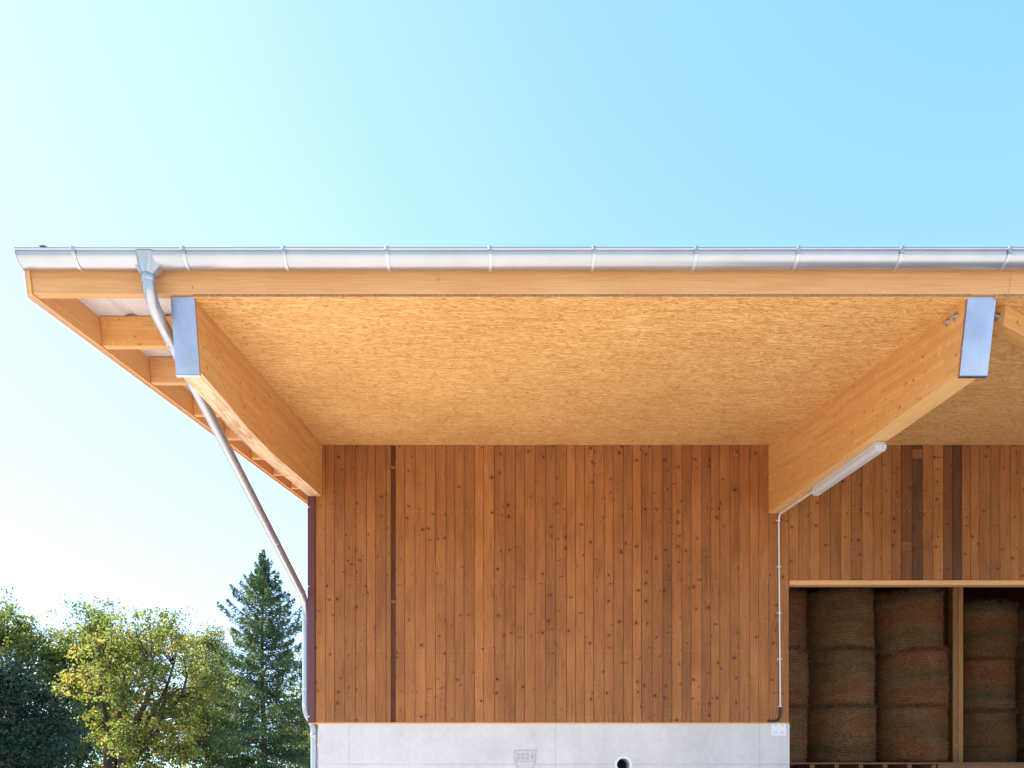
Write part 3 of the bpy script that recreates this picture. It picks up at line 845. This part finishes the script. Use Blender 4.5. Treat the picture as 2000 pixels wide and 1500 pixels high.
# --- lintel batten over the opening, posts, partition, loft
b = MB(); b.box(3.935, 11.6, YW - 0.012, YW + 0.10, zl - 0.066, zl - 0.004, 0, (1, 0, 0), (0.4, 0.3, 1.12)); b.build("lintel", M['pale'], BARN, 0.003)
PY = 13.0
px0, px1 = wx(1861, PY), wx(1881, PY)
zf = EYE + 0.42
b = MB()
pm = wx(1871.5, PY)
b.box(px0, pm - .003, PY, PY + 0.14, zf, S(PY) - TO, 0, (0, 0, 1), (0.2, 0.6, 0.62))
b.box(pm + .003, px1, PY - .004, PY + 0.14, zf, S(PY) - TO - .002, 0, (0, 0, 1), (0.7, 0.4, 0.8))
b.build("post", M['glulam'], BARN, 0.003)
b = MB()
y = PY + 0.142
z = zf
while z < S(PY) - 0.35:
    b.box(px0 + 0.02, px0 + 0.045, y, YB - 0.22, z, z + 0.137, 0, (0, 1, 0), rt(1.2))
    z += 0.14
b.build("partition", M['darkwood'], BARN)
b = MB()
LF = 11.95
b.box(3.2, XR - .06, LF, YB - 0.22, zf - 0.03, zf, 0, (1, 0, 0))
loft = b.build("loft_floor", M['loftfloor'], BARN)
for px in [1492 + 47.6 * i for i in range(8)]:
    x = wx(px, LF)
    b = MB(); b.box(x - .035, x + .035, LF + .015, YB - .25, zf - 0.26, zf - 0.031, 0, (0, 1, 0), rt(1.5)); b.build("joist", M['darkwood'], loft)
b = MB(); b.box(wx(1833, LF), XR - .07, LF + 0.012, LF + 0.06, zf - 0.30, zf - 0.031, 0, (1, 0, 0), (0.3, 0.5, 1.9)); b.build("rim_board", M['darkwood'], loft)

# ------------------------------------------------------------------ gutter
GY, GZ, GR = 5.59, EYE + 3.998, 0.080
GUT = empty("gutter", (0, GY, GZ), "half-round zinc gutter running along the front edge of the roof", "gutter")
gx0, gx1 = wx(30, GY - GR), XRR - 0.1
b = MB()
nseg = 18
xs = np.linspace(gx0, gx1, 46)
for ra, flip in ((GR, False), (GR - 0.0035, True)):
    vs, fs = [], []
    for x in xs:
        wob = 0.0008 * math.sin(x * 3.1) + 0.0006 * math.sin(x * 7.7)
        for i in range(nseg + 1):
            a = math.pi * i / nseg
            vs.append((x, GY - ra * math.cos(a), GZ - ra * math.sin(a) + wob))
    for k_ in range(len(xs) - 1):
        for i in range(nseg):
            q = (k_ * (nseg + 1) + i, k_ * (nseg + 1) + i + 1, (k_ + 1) * (nseg + 1) + i + 1, (k_ + 1) * (nseg + 1) + i)
            fs.append(q if flip else q[::-1])
    b.idx(vs, fs, 0, (1, 0, 0), smooth=True)
b.build("trough", M['zinc'], GUT)
b = MB(); b.tube([(x, GY - GR - 0.006, GZ + 0.004 + 0.0008 * math.sin(x * 3.1)) for x in xs], 0.0105, 12); b.build("bead", M['zinc'], GUT)
b = MB()
arc = [(GY - (GR + .003) * math.cos(math.pi * i / 20), GZ - (GR + .003) * math.sin(math.pi * i / 20)) for i in range(21)]
b.prism_x(arc, gx0 - 0.004, gx0 + 0.002, 0)
b.build("end_cap", M['zinc'], GUT)
for px in (144, 359, 555, 756, 957.5, 1160, 1359.5, 1559, 1761, 1972, 2170, 2370):
    x = wx(px, GY - GR)
    b = MB()
    w = 0.012
    arc = []
    for i in range(15):
        a = rad(4 + 118 * i / 14)
        arc.append((a, GR + 0.001, GR + 0.006))
    for i in range(14):
        (a0_, r0, r1), (a1_, _, _) = arc[i], arc[i + 1]
        q = []
        for xx in (x - w, x + w):
            for (aa, rr) in ((a0_, r0), (a0_, r1), (a1_, r1), (a1_, r0)):
                q.append((xx, GY - rr * math.cos(aa), GZ - rr * math.sin(aa)))
        b.idx(q, [(1, 2, 6, 5), (0, 1, 5, 4), (2, 3, 7, 6), (0, 4, 7, 3)] + ([(0, 3, 2, 1), (4, 5, 6, 7)]) + ([] if i else []), 0)
    b.box(x - w * 1.15, x + w * 1.15, GY - GR - 0.020, GY - GR + 0.006, GZ - 0.006, GZ + 0.0165, 0)
    b.box(x - w * 1.2, x + w * 1.2, GY - GR - 0.0115, GY - GR - 0.003, GZ - 0.03, GZ - 0.0062, 0)
    b.disc((x, GY - GR - 0.0116, GZ - 0.018), (0, -1, 0), 0.005, 0.003, 8, 0)
    b.bar((x, GY - GR + 0.01, GZ + 0.014), (x, GY + GR, GZ + 0.018), 0.022, 0.003, (0, 0, 1), 0)
    b.build("bracket", M['bolt'], GUT, 0.0008)
# bent wire offcut lying on the gutter's end
b = MB()
wy = GY - GR + 0.01
b.tube([(wx(74, wy), wy, GZ + .012), (wx(80, wy), wy - .01, GZ + .028), (wx(86, wy), wy, GZ + .036), (wx(93, wy), wy, GZ + .030), (wx(100, wy), wy, GZ + .014)], 0.0035, 6)
b.tube([(wx(82, wy), wy, GZ + .008), (wx(85, wy), wy, GZ + .034), (wx(84, wy), wy, GZ + .047)], 0.0035, 6)
b.box(wx(80, wy), wx(93, wy), wy - .034, wy, GZ + .0155, GZ + .018, 0)
tag(b.build("wire_tie", M['plate']), "short bent wire tied over the left end of the gutter", "wire")

# ------------------------------------------------------------------ downpipe
DP = empty("downpipe", (-2.55, 10.1, 0.0), "round zinc downpipe slanting back from the gutter to the barn's left corner", "downpipe")
hx = wx(281, GY - GR)
b = MB()
zt, zb = GZ - 0.012, EYE + 3.855
top = [(hx - .099, GY - GR - .012, zt), (hx + .047, GY - GR - .012, zt), (hx + .093, GY + .03, zt - .05), (hx - .093, GY + .03, zt - .05)]
# collector: flat front narrowing to the pipe, flared sides
nA = 16
cy_ = GY - 0.005
bot = [(hx + 0.053 * math.cos(2 * math.pi * i / nA + math.pi / nA), cy_ + 0.053 * math.sin(2 * math.pi * i / nA + math.pi / nA), zb) for i in range(nA)]
tops = []
for i in range(nA):
    a = 2 * math.pi * i / nA + math.pi / nA
    cx_, sy_ = math.cos(a), math.sin(a)
    m_ = max(abs(cx_), abs(sy_))
    X, Y = cx_ / m_, sy_ / m_
    front = Y < 0
    xx = hx + X * (0.075 if Y < -0.5 else 0.100)
    yy = cy_ + Y * (0.092 if front else 0.07)
    zz = zt if front and Y < -0.5 else zt - 0.055
    tops.append((xx, yy, zz))
b.idx(bot + tops, [(i, (i + 1) % nA, nA + (i + 1) % nA, nA + i) for i in range(nA)], 0, (0, 0, 1), smooth=False)
b.build("funnel", M['zinc'], DP)
def bez(pts, n=8, r=0.14):
    """polyline with rounded corners"""
    pts = [Vector(p) for p in pts]
    out = [pts[0]]
    for i in range(1, len(pts) - 1):
        p, a, c = pts[i], pts[i - 1], pts[i + 1]
        ra = min(r, (a - p).length * (.94 if i == 1 else .48), (c - p).length * .48)
        p0, p1 = p + (a - p).normalized() * ra, p + (c - p).normalized() * ra
        for k_ in range(n + 1):
            t = k_ / n
            out.append(p0 * (1 - t) ** 2 + p * 2 * t * (1 - t) + p1 * t * t)
    out.append(pts[-1])
    return out
A_ = Vector((hx, cy_, zb + 0.005))
B1 = Vector((hx, cy_, EYE + 3.60))
B2 = Vector((-2.665, 5.93, EYE + 3.645))
TOPV = Vector((-2.655, 6.0, EYE + 3.63)); BOTV = Vector((-2.590, 10.08, EYE + 2.55))
dirv = (BOTV - TOPV).normalized()
B1 = Vector((hx, cy_, EYE + 3.695))
b = MB()
PR = 0.048
path = bez([A_, B1, BOTV, Vector((-2.590, 10.08, EYE + 1.02)), Vector((-2.478, 10.08, EYE + 0.86)), Vector((-2.478, 10.08, 0.02))], 10, 0.26)
b.tube(path, PR, 18, 0, True)
b.build("pipe", M['zinc'], DP)
def collar(p, d, h=0.06, r=PR + .004, name="socket"):
    b = MB(); p, d = Vector(p), Vector(d).normalized()
    b.tube([p - d * h / 2, p - d * h * .46, p + d * h * .46, p + d * h / 2], [r - .003, r, r, r - .003], 18, 0, True)
    b.build(name, M['zinc'], DP)
dd = (BOTV - B1).normalized()
collar(A_ - Vector((0, 0, .02)), (0, 0, 1), 0.07)
for t_ in (0.085, 0.165, 0.70, 0.95):
    collar(B1.lerp(BOTV, t_), dd, 0.05, PR + .002)
collar((-2.590, 10.08, EYE + 2.42), (0, 0, 1), 0.045, PR + .002)
collar((-2.590, 10.08, EYE + 1.12), (0, 0, 1), 0.03, PR + .002)
collar((-2.478, 10.08, EYE + 0.72), (0, 0, 1), 0.06, PR + .006)
for z in (EYE + 2.30, EYE + 1.34):
    b = MB(); b.tube([(-2.590, 10.08, z - .015), (-2.590, 10.08, z + .015)], PR + .005, 16); b.bar((-2.590 + PR, 10.08, z), (XL + .01, 10.08, z), 0.012, 0.012); b.build("pipe_clamp", M['bolt'], DP)
b = MB(); b.tube([(-2.478, 10.08, 0.9), (-2.478, 10.08, .93)], PR + .005, 16); b.bar((-2.478 + PR, 10.08, .915), (PX0 + .02, 10.08, .915), 0.012, 0.012); b.build("pipe_clamp", M['bolt'], DP)

# ------------------------------------------------------------------ batten lamp and conduit
def zbeam(y): return S(y) - (0.552 + (0.940 - 0.552) * (y - 5.9) / 4.1)
LX = 3.80
LA, LB = 7.33, 8.83
LAMP = empty("batten_lamp", (LX, (LA + LB) / 2, zbeam((LA + LB) / 2)), "long white fluorescent lamp under the right roof beam", "lamp")
def along(prof, ya, yb, off=0.0):
    """profile of (x, drop) hung under the sloping beam"""
    n = len(prof)
    v = []
    for y in (ya, yb):
        for (x, dz) in prof: v.append((LX + x * 0.86, y, zbeam(y) - dz - off))
    return v, n
b = MB()
v, n = along([(-.055, 0.002), (.055, 0.002), (.052, .045), (-.052, .045)], LA + .02, LB - .02)
b.idx(v, [(i, (i + 1) % n, n + (i + 1) % n, n + i) for i in range(n)] + [tuple(range(n))[::-1], tuple(range(n, 2 * n))], 0)
b.build("housing", M['lampbody'], LAMP, 0.004)
b = MB()
v, n = along([(.060, .0452), (.060, .066), (.042, .100), (-.042, .100), (-.060, .066), (-.060, .0452)], LA + .04, LB - .04)
b.idx(v, [(i, (i + 1) % n, n + (i + 1) % n, n + i) for i in range(n)] + [tuple(range(n))[::-1], tuple(range(n, 2 * n))], 0)
b.build("diffuser", M['lampglass'], LAMP, 0.008, 3)
for ya, yb in ((LA, LA + .038), (LB - .038, LB)):
    b = MB()
    v, n = along([(.061, .03), (.061, .067), (.043, .101), (-.043, .101), (-.061, .067), (-.061, .03)], ya, yb)
    b.idx(v, [(i, (i + 1) % n, n + (i + 1) % n, n + i) for i in range(n)] + [tuple(range(n))[::-1], tuple(range(n, 2 * n))], 0)
    b.build("end_cap", M['lampglass'], LAMP, 0.004)
CON = empty("conduit", (wx(1520), YW - .02, wz(1385)), "thin pale cable conduit running down the boards from the lamp", "conduit")
cr = 0.011
b = MB()
cx2 = wx(1519)
pts = bez([(LX + 0.01, LB - .01, zbeam(LB) - .03), (LX + 0.01, LB + .12, zbeam(LB + .12) - .016), (cx2, YW - .05, zbeam(YW - .05) - .016), (cx2, YW - .016, zbeam(10) - .10), (wx(1522), YW - .016, wz(1385))], 8, .09)
b.tube(pts, cr, 10); b.build("pipe", M['conduit'], CON)
for py in (1018, 1108, 1198, 1288, 1380):
    b = MB(); x = cx2 + (wx(1522) - cx2) * (py - 1005) / 380; z = wz(py)
    b.tube([(x, YW - .016, z - .009), (x, YW - .016, z + .009)], cr + .005, 10); b.box(x - .03, x + .03, YW - .006, YW - .002, z - .007, z + .007)
    b.disc((x - .024, YW - .0062, z), (0, -1, 0), .006, .004, 8); b.disc((x + .024, YW - .0062, z), (0, -1, 0), .006, .004, 8)
    b.build("clip", M['conduit'], CON)
for y in (9.88, 9.32, 8.87):
    b = MB(); z = zbeam(y)
    b.tube([(LX + (cx2 - LX) * max(0, (y - 8.9)) + .006, y - .009, z - .016), (LX + (cx2 - LX) * max(0, (y - 8.9)) + .006, y + .009, z - .016)], cr + .006, 10); b.build("clip", M['conduit'], CON)
b = MB()
b.tube(bez([(wx(1522), YW - .016, wz(1381)), (wx(1523), YW - .016, wz(1396)), (wx(1519), YW - .018, wz(1407)), (wx(1508), YW - .02, wz(1410)), (wx(1501), YW - .01, wz(1408.5)), (wx(1497), YW + .02, wz(1407.5))], 6, .05), 0.0145, 10)
b.build("cable", M['black'], CON)

# ------------------------------------------------------------------ hay bales
def make_bale(seed, R=0.565, H=0.955):
    rg = np.random.RandomState(seed)
    b = MB()
    nz, na = 22, 64
    ph = rg.rand(8) * 6.28
    def rad_at(z, a):
        t = z / H
        r = R * (1 - 0.05 * (2 * t - 1) ** 16 - 0.008 * abs(2 * t - 1) ** 2)
        r += 0.007 * math.sin(3 * a + ph[0] + 2 * t) + 0.006 * math.sin(5 * a + ph[1] - 3 * t) + 0.003 * math.sin(13 * t + ph[2]) + 0.003 * math.sin(27 * t + ph[3] + a)
        r += 0.010 * math.sin(2 * a + ph[4])
        return r
    vs, fs = [], []
    for j in range(nz + 1):
        z = H * j / nz
        for i in range(na):
            a = 2 * math.pi * i / na
            r = rad_at(z, a)
            vs.append((r * math.cos(a), r * math.sin(a), z + 0.010 * math.sin(2 * a + ph[5])))
    for j in range(nz):
        for i in range(na):
            fs.append((j * na + i, j * na + (i + 1) % na, (j + 1) * na + (i + 1) % na, (j + 1) * na + i))
    b.idx(vs, fs, 0, (1, 0, 0), smooth=True)
    b.face([vs[i] for i in range(na)][::-1]); b.face([vs[nz * na + i] for i in range(na)])
    # loose straws
    def straw(p, d, l, w):
        d = Vector(d).normalized(); p = Vector(p); s_ = d.cross(Vector((rg.randn(), rg.randn(), rg.randn()))).normalized() * w
        b.face([p - s_, p + s_, p + d * l + s_ * .5, p + d * l - s_ * .5])
    for _ in range(3400):
        a = rg.rand() * 2 * math.pi; t = rg.rand()
        rim = rg.rand() < 0.45
        if rim: t = rg.choice((rg.rand() * .05, 1 - rg.rand() * .04, 1 - rg.rand() * .04))
        z = H * t; r = rad_at(z, a)
        tang = Vector((-math.sin(a), math.cos(a), 0)); out = Vector((math.cos(a), math.sin(a), 0))
        dz = rg.randn() * .45 + (0.6 if t > .95 else (-.5 if t < .05 else 0))
        straw((r * math.cos(a), r * math.sin(a), z), tang * rg.choice((-1, 1)) + out * rg.rand() * .55 + Vector((0, 0, dz)), (0.05 if rim else 0.03) + rg.rand() * .08, 0.0036)
    return b
bale_src = [make_bale(k_).build("hay_bale", M['hay']) for k_ in (3, 11, 29)]
COLS = [  # x, y, label place, per-bale height
    (wx(1507, 12.72), 12.72, "in the stack half hidden by the concrete wall's edge"),
    (wx(1636, 12.70), 12.70, "in the first full stack right of the concrete wall"),
    (wx(1771, 12.76), 12.76, "in the stack just left of the wooden post"),
    (wx(1910, 13.85), 13.85, "in the stack just right of the wooden post"),
    (wx(2040, 13.90), 13.90, "in the stack at the photo's right edge"),
]
LEV = ["lowest round hay bale", "middle round hay bale", "topmost round hay bale"]
rb = random.Random(5)
first = True
used = 0
for ci, (x, y, place) in enumerate(COLS):
    z = zf + 0.001
    for lv in range(3):
        src = bale_src[(ci + lv * 2) % 3]
        if used < 3 and src.users_scene and src.get("label") is None:
            o = src
            used += 1
        else:
            o = src.copy(); COL.objects.link(o)
        hz = (0.985, 0.97, 1.0)[lv] * (1.03 if ci >= 3 else 1.0)
        rr_ = (1.03, 1.02, 0.99)[lv] if ci == 2 else (1.0, 0.995, 1.0)[lv] * (1.03 if ci >= 3 else 1)
        o.location = (x + (0.03, 0.025, -0.035)[lv] * (1 if ci == 2 else .3), y + rb.uniform(-.02, .02), z)
        o.rotation_euler = (rb.uniform(-.012, .012), rb.uniform(-.012, .012) + (0.03 if (ci == 2 and lv == 2) else 0), rb.uniform(0, 6.28))
        o.scale = (rr_, rr_, hz)
        tag(o, f"{LEV[lv]} {place}", "hay bale", "round hay bales stacked in the loft")
        z += 0.955 * hz + 0.003

# ------------------------------------------------------------------ trees
def fast_mesh(name, V, n_face, mat, rnd, parent, nv=4):
    me = bpy.data.meshes.new(name)
    V = np.asarray(V, np.float32).reshape(-1, 3)
    me.vertices.add(len(V)); me.vertices.foreach_set("co", V.ravel())
    me.loops.add(len(V)); me.loops.foreach_set("vertex_index", np.arange(len(V), dtype=np.int32))
    me.polygons.add(n_face)
    me.polygons.foreach_set("loop_start", np.arange(0, len(V), nv, dtype=np.int32))
    me.polygons.foreach_set("loop_total", np.full(n_face, nv, np.int32))
    me.update()
    at = me.color_attributes.new("rnd", 'FLOAT_COLOR', 'CORNER')
    c = np.zeros((len(V), 4), np.float32); c[:, 3] = 1
    c[:, 0] = np.repeat(rnd, nv); c[:, 2] = 1
    at.data.foreach_set("color", c.ravel())
    me.materials.append(mat)
    o = bpy.data.objects.new(name, me); COL.objects.link(o)
    o.parent = parent
    o.matrix_parent_inverse = Matrix.Translation(-parent.location)
    return o
def leaf_quads(C, L, W, rg, down=0.0, dirs=None):
    n = len(C)
    d = rg.randn(n, 3) if dirs is None else dirs + rg.randn(n, 3) * .35
    d[:, 2] -= down
    d /= np.linalg.norm(d, axis=1)[:, None]
    s = np.cross(d, rg.randn(n, 3)); s /= np.linalg.norm(s, axis=1)[:, None]
    L = (L * (0.6 + 0.8 * rg.rand(n)))[:, None]; W = (W * (0.6 + 0.8 * rg.rand(n)))[:, None]
    Q = np.stack([C - d * L * .5, C + s * W * .5 - d * L * .05, C + d * L * .5, C - s * W * .5 - d * L * .05], 1)
    return Q.reshape(-1, 3)

def broadleaf(name, label, px, D, top_py, crown_px, bot_py, mat, bark, seed, nclump=110, per=420, lsize=0.12, trunk_px=None, fork=0.30, tr=0.17, shape=1.0, clr=0.75, openf=0.0):
    """crown spans crown_px (left, right) and top_py..bot_py in the photo at distance D"""
    rg = np.random.RandomState(seed)
    tx = wx(px if trunk_px is None else trunk_px, D)
    T = empty(name, (tx, D, 0.0), label, "tree", None)
    xl, xr = wx(crown_px[0], D), wx(crown_px[1], D)
    zt, zb = wz(top_py, D), max(0.9, wz(bot_py, D))
    c = np.array([(xl + xr) / 2, D, (zt + zb) / 2]); R = np.array([(xr - xl) / 2, (xr - xl) / 2 * .9, (zt - zb) / 2])
    # clump centres, more of them towards the outside
    P = []
    while len(P) < nclump:
        q = rg.uniform(-1, 1, 3)
        r = np.linalg.norm(q)
        if r > 1 or r < rg.rand() * .75: continue
        w = 1.0 if q[2] < 0 else 1 - .25 * q[2] * shape
        P.append(c + q * R * np.array([w, w, 1.0]) * (0.86 + .14 * rg.rand()))
    P = np.array(P)
    # the trunk and the fork stay open to view
    hide = (np.abs(P[:, 0] - tx) < .9) & (P[:, 1] < D + .3) & (P[:, 2] < zb + (zt - zb) * .50) & (rg.rand(len(P)) < openf)
    P = P[~hide]
    # limbs
    b = MB()
    zfork = zt * fork
    base = np.array([tx, D, 0.0]); hd = np.array([tx + (c[0] - tx) * .25, D, zfork])
    def path(a, e, n, sag, j):
        out = []
        for i in range(n + 1):
            t = i / n
            p = a * (1 - t) + e * t
            p = p + np.array([0, 0, sag * math.sin(math.pi * t)]) + (rg.randn(3) * j if 0 < i < n else 0)
            out.append(p)
        return out
    b.tube(path(base, hd, 5, 0, .05), [tr * (1 - .35 * i / 5) for i in range(6)], 8, 0, False)
    nodes = []
    nl = 9
    for k_ in range(nl):
        a = 2 * math.pi * (k_ + rg.rand() * .7) / nl
        el = rg.uniform(.25, 1.0)
        e = c + R * np.array([math.cos(a) * (.84 - .44 * el), math.sin(a) * (.84 - .44 * el), -.35 + 1.0 * el])
        st = base + (hd - base) * rg.uniform(.72, 1.0)
        pp = path(st, e, 7, -.25 * rg.rand() * R[2] * .4, .10)
        b.tube(pp, [tr * .62 * (1 - .82 * i / 7) + .016 for i in range(8)], 6, 0, False)
        nodes += pp[2:]
    nodes = np.array(nodes)
    for p in P:
        d = np.linalg.norm(nodes - p, axis=1) + .6 * np.maximum(0, nodes[:, 2] - p[2])
        a = nodes[np.argmin(d)]
        pp = path(a, p, 3, .0, .06)
        b.tube(pp, [.048, .034, .022, .010], 4, 0, False)
        for _ in range(2):
            e = p + rg.randn(3) * .45
            b.tube([pp[2], (pp[2] + e) / 2 + rg.randn(3) * .05, e], [.015, .01, .005], 3, 0, False)
    b.build("trunk", bark, T)
    Cs, rn = [], []
    for p in P:
        n = int(per * rg.uniform(.45, 1.4))
        s = clr * rg.uniform(.55, 1.1)
        q = rg.randn(n, 3) * np.array([s, s, s * .62]) * .62
        # leaves gather on a few sprays inside the clump
        k_ = rg.randint(0, 9, n); cen = rg.randn(9, 3) * s * .7
        q = q * .55 + cen[k_]
        Cs.append(p + q); rn.append(np.clip(rg.rand() * .55 + rg.rand(n) * .5 - .02, 0, 1))
    C = np.concatenate(Cs); rn = np.concatenate(rn)
    keep = C[:, 2] > .3
    C, rn = C[keep], rn[keep]
    fast_mesh("crown", leaf_quads(C, lsize, lsize * .66, rg, .25), len(C), mat, rn, T)
    return T

def spruce(name, label, px, D, top_py, half_px, mat, seed, zmin=1.2, dens=1.0):
    rg = np.random.RandomState(seed)
    x0 = wx(px, D); H = wz(top_py, D)
    R = half_px * D / F
    T = empty(name, (x0, D, 0.0), label, "tree", None)
    b = MB()
    b.tube([(x0 + .05 * math.sin(z * .6), D, z) for z in np.linspace(0, H - .1, 14)], [.17 * (1 - i / 13) + .012 for i in range(14)], 8, 0, False)
    C, Dr, rn = [], [], []
    z = zmin
    while z < H - .15:
        t = z / H
        Lz = R * (1 - t) ** .62 * min(1.0, .20 + (1 - t) * 3.6) * (1.04 if t < .85 else .95) * (1.0 if t > .15 else .9)
        nb = 7 if t < .9 else 5
        a0 = rg.rand() * 6.28
        for k_ in range(nb):
            a = a0 + 2 * math.pi * (k_ + rg.rand() * .6) / nb
            L = Lz * rg.uniform(.55, 1.28) + .06
            if rg.rand() < .16: L *= .5
            pitch = rad(-16 + 58 * t + rg.randn() * 7)
            out = np.array([math.cos(a), math.sin(a), 0]); lat = np.array([-math.sin(a), math.cos(a), 0])
            pts = []
            ns = max(3, int(L / .28))
            for i in range(ns + 1):
                s = i / ns
                zz = z + L * s * math.tan(pitch) - .22 * L * s * s * (1 - t) + .16 * L * s ** 3
                pts.append(np.array([x0, D, 0]) + out * L * s + np.array([0, 0, zz]) + lat * .06 * math.sin(4 * s + a))
            b.tube(pts, [.028 * (1 - t * .6) * (1 - .85 * i / ns) + .004 for i in range(ns + 1)], 4, 0, False)
            tone = rg.rand() * .5
            n = int(L / .0068 * dens)
            s = rg.rand(n) ** .75
            s = .12 + .9 * s
            ip = np.clip(s, 0, 1) * ns; i0 = np.minimum(ip.astype(int), ns - 1); fr_ = (ip - i0)[:, None]
            pa = np.array(pts)
            p = pa[i0] * (1 - fr_) + pa[i0 + 1] * fr_
            spread = (.045 + .27 * L * np.sin(np.clip(1 - s, 0, 1) * 2.2)) * (rg.rand(n) * 2 - 1)
            hang = -np.abs(rg.randn(n)) * (.06 + .17 * (1 - t))
            p = p + lat[None] * spread[:, None] + out[None] * (np.abs(spread) * .35)[:, None]
            p[:, 2] += hang - np.abs(spread) * .25
            C.append(p)
            Dr.append(np.tile(out * .55 + np.array([0, 0, -.75 + .8 * t]), (n, 1)) + lat[None] * np.sign(spread)[:, None] * .5)
            rn.append(np.clip(tone + rg.rand(n) * .5, 0, 1))
        z += rg.uniform(.22, .36) * (1.0 if t < .8 else .8)
    # leader
    n = 160
    zz = H - 1.3 * rg.rand(n) ** 1.3
    C.append(np.stack([x0 + rg.randn(n) * .05 * (1 + (H - zz)), D + rg.randn(n) * .05 * (1 + (H - zz)), zz], 1)); Dr.append(np.tile([0, 0, .6], (n, 1))); rn.append(rg.rand(n))
    b.build("trunk", M['bark_grey'], T)
    C, Dr, rn = np.concatenate(C), np.concatenate(Dr), np.concatenate(rn)
    fast_mesh("crown", leaf_quads(C, .17, .045, rg, 0, Dr), len(C), mat, rn, T)
    return T

spruce("spruce_tree", "tall pointed green spruce just left of the barn's downpipe", 514, 33, 1074, 132, M['needle'], 4)
broadleaf("broadleaf_tree", "broad tree with golden green leaves and a dark forked trunk", 270, 30, 1172, (150, 418), 1560, M['leaf_gold'], M['bark'], 21, 92, 370, .125, trunk_px=206, fork=.20, tr=.27, clr=.66, openf=.9)
broadleaf("broadleaf_tree", "green leafy tree in the middle, behind the dark forked trunk", 150, 35, 1180, (70, 262), 1540, M['leaf_green'], M['bark'], 33, 100, 370, .135, tr=.2, clr=.7)
broadleaf("broadleaf_tree", "green leafy tree cut off by the photo's left edge", 15, 34, 1180, (-95, 150), 1540, M['leaf_green'], M['bark'], 45, 84, 370, .135, tr=.24, clr=.7)
broadleaf("broadleaf_tree", "small light green tree between the golden tree and the spruce", 408, 40, 1228, (335, 478), 1560, M['leaf_green'], M['bark_grey'], 57, 95, 360, .13, tr=.1, clr=.8)
broadleaf("conifer_tree", "low dark blue-green conifer at the photo's lower left corner", -10, 22, 1285, (-190, 140), 1660, M['leaf_dark'], M['bark'], 61, 130, 480, .10, tr=.14, fork=.4, clr=.55)
broadleaf("broadleaf_tree", "leafy tree mostly hidden behind the spruce and downpipe", 600, 44, 1262, (545, 690), 1560, M['leaf_green'], M['bark_grey'], 73, 70, 330, .14, tr=.12, clr=.9, trunk_px=599)
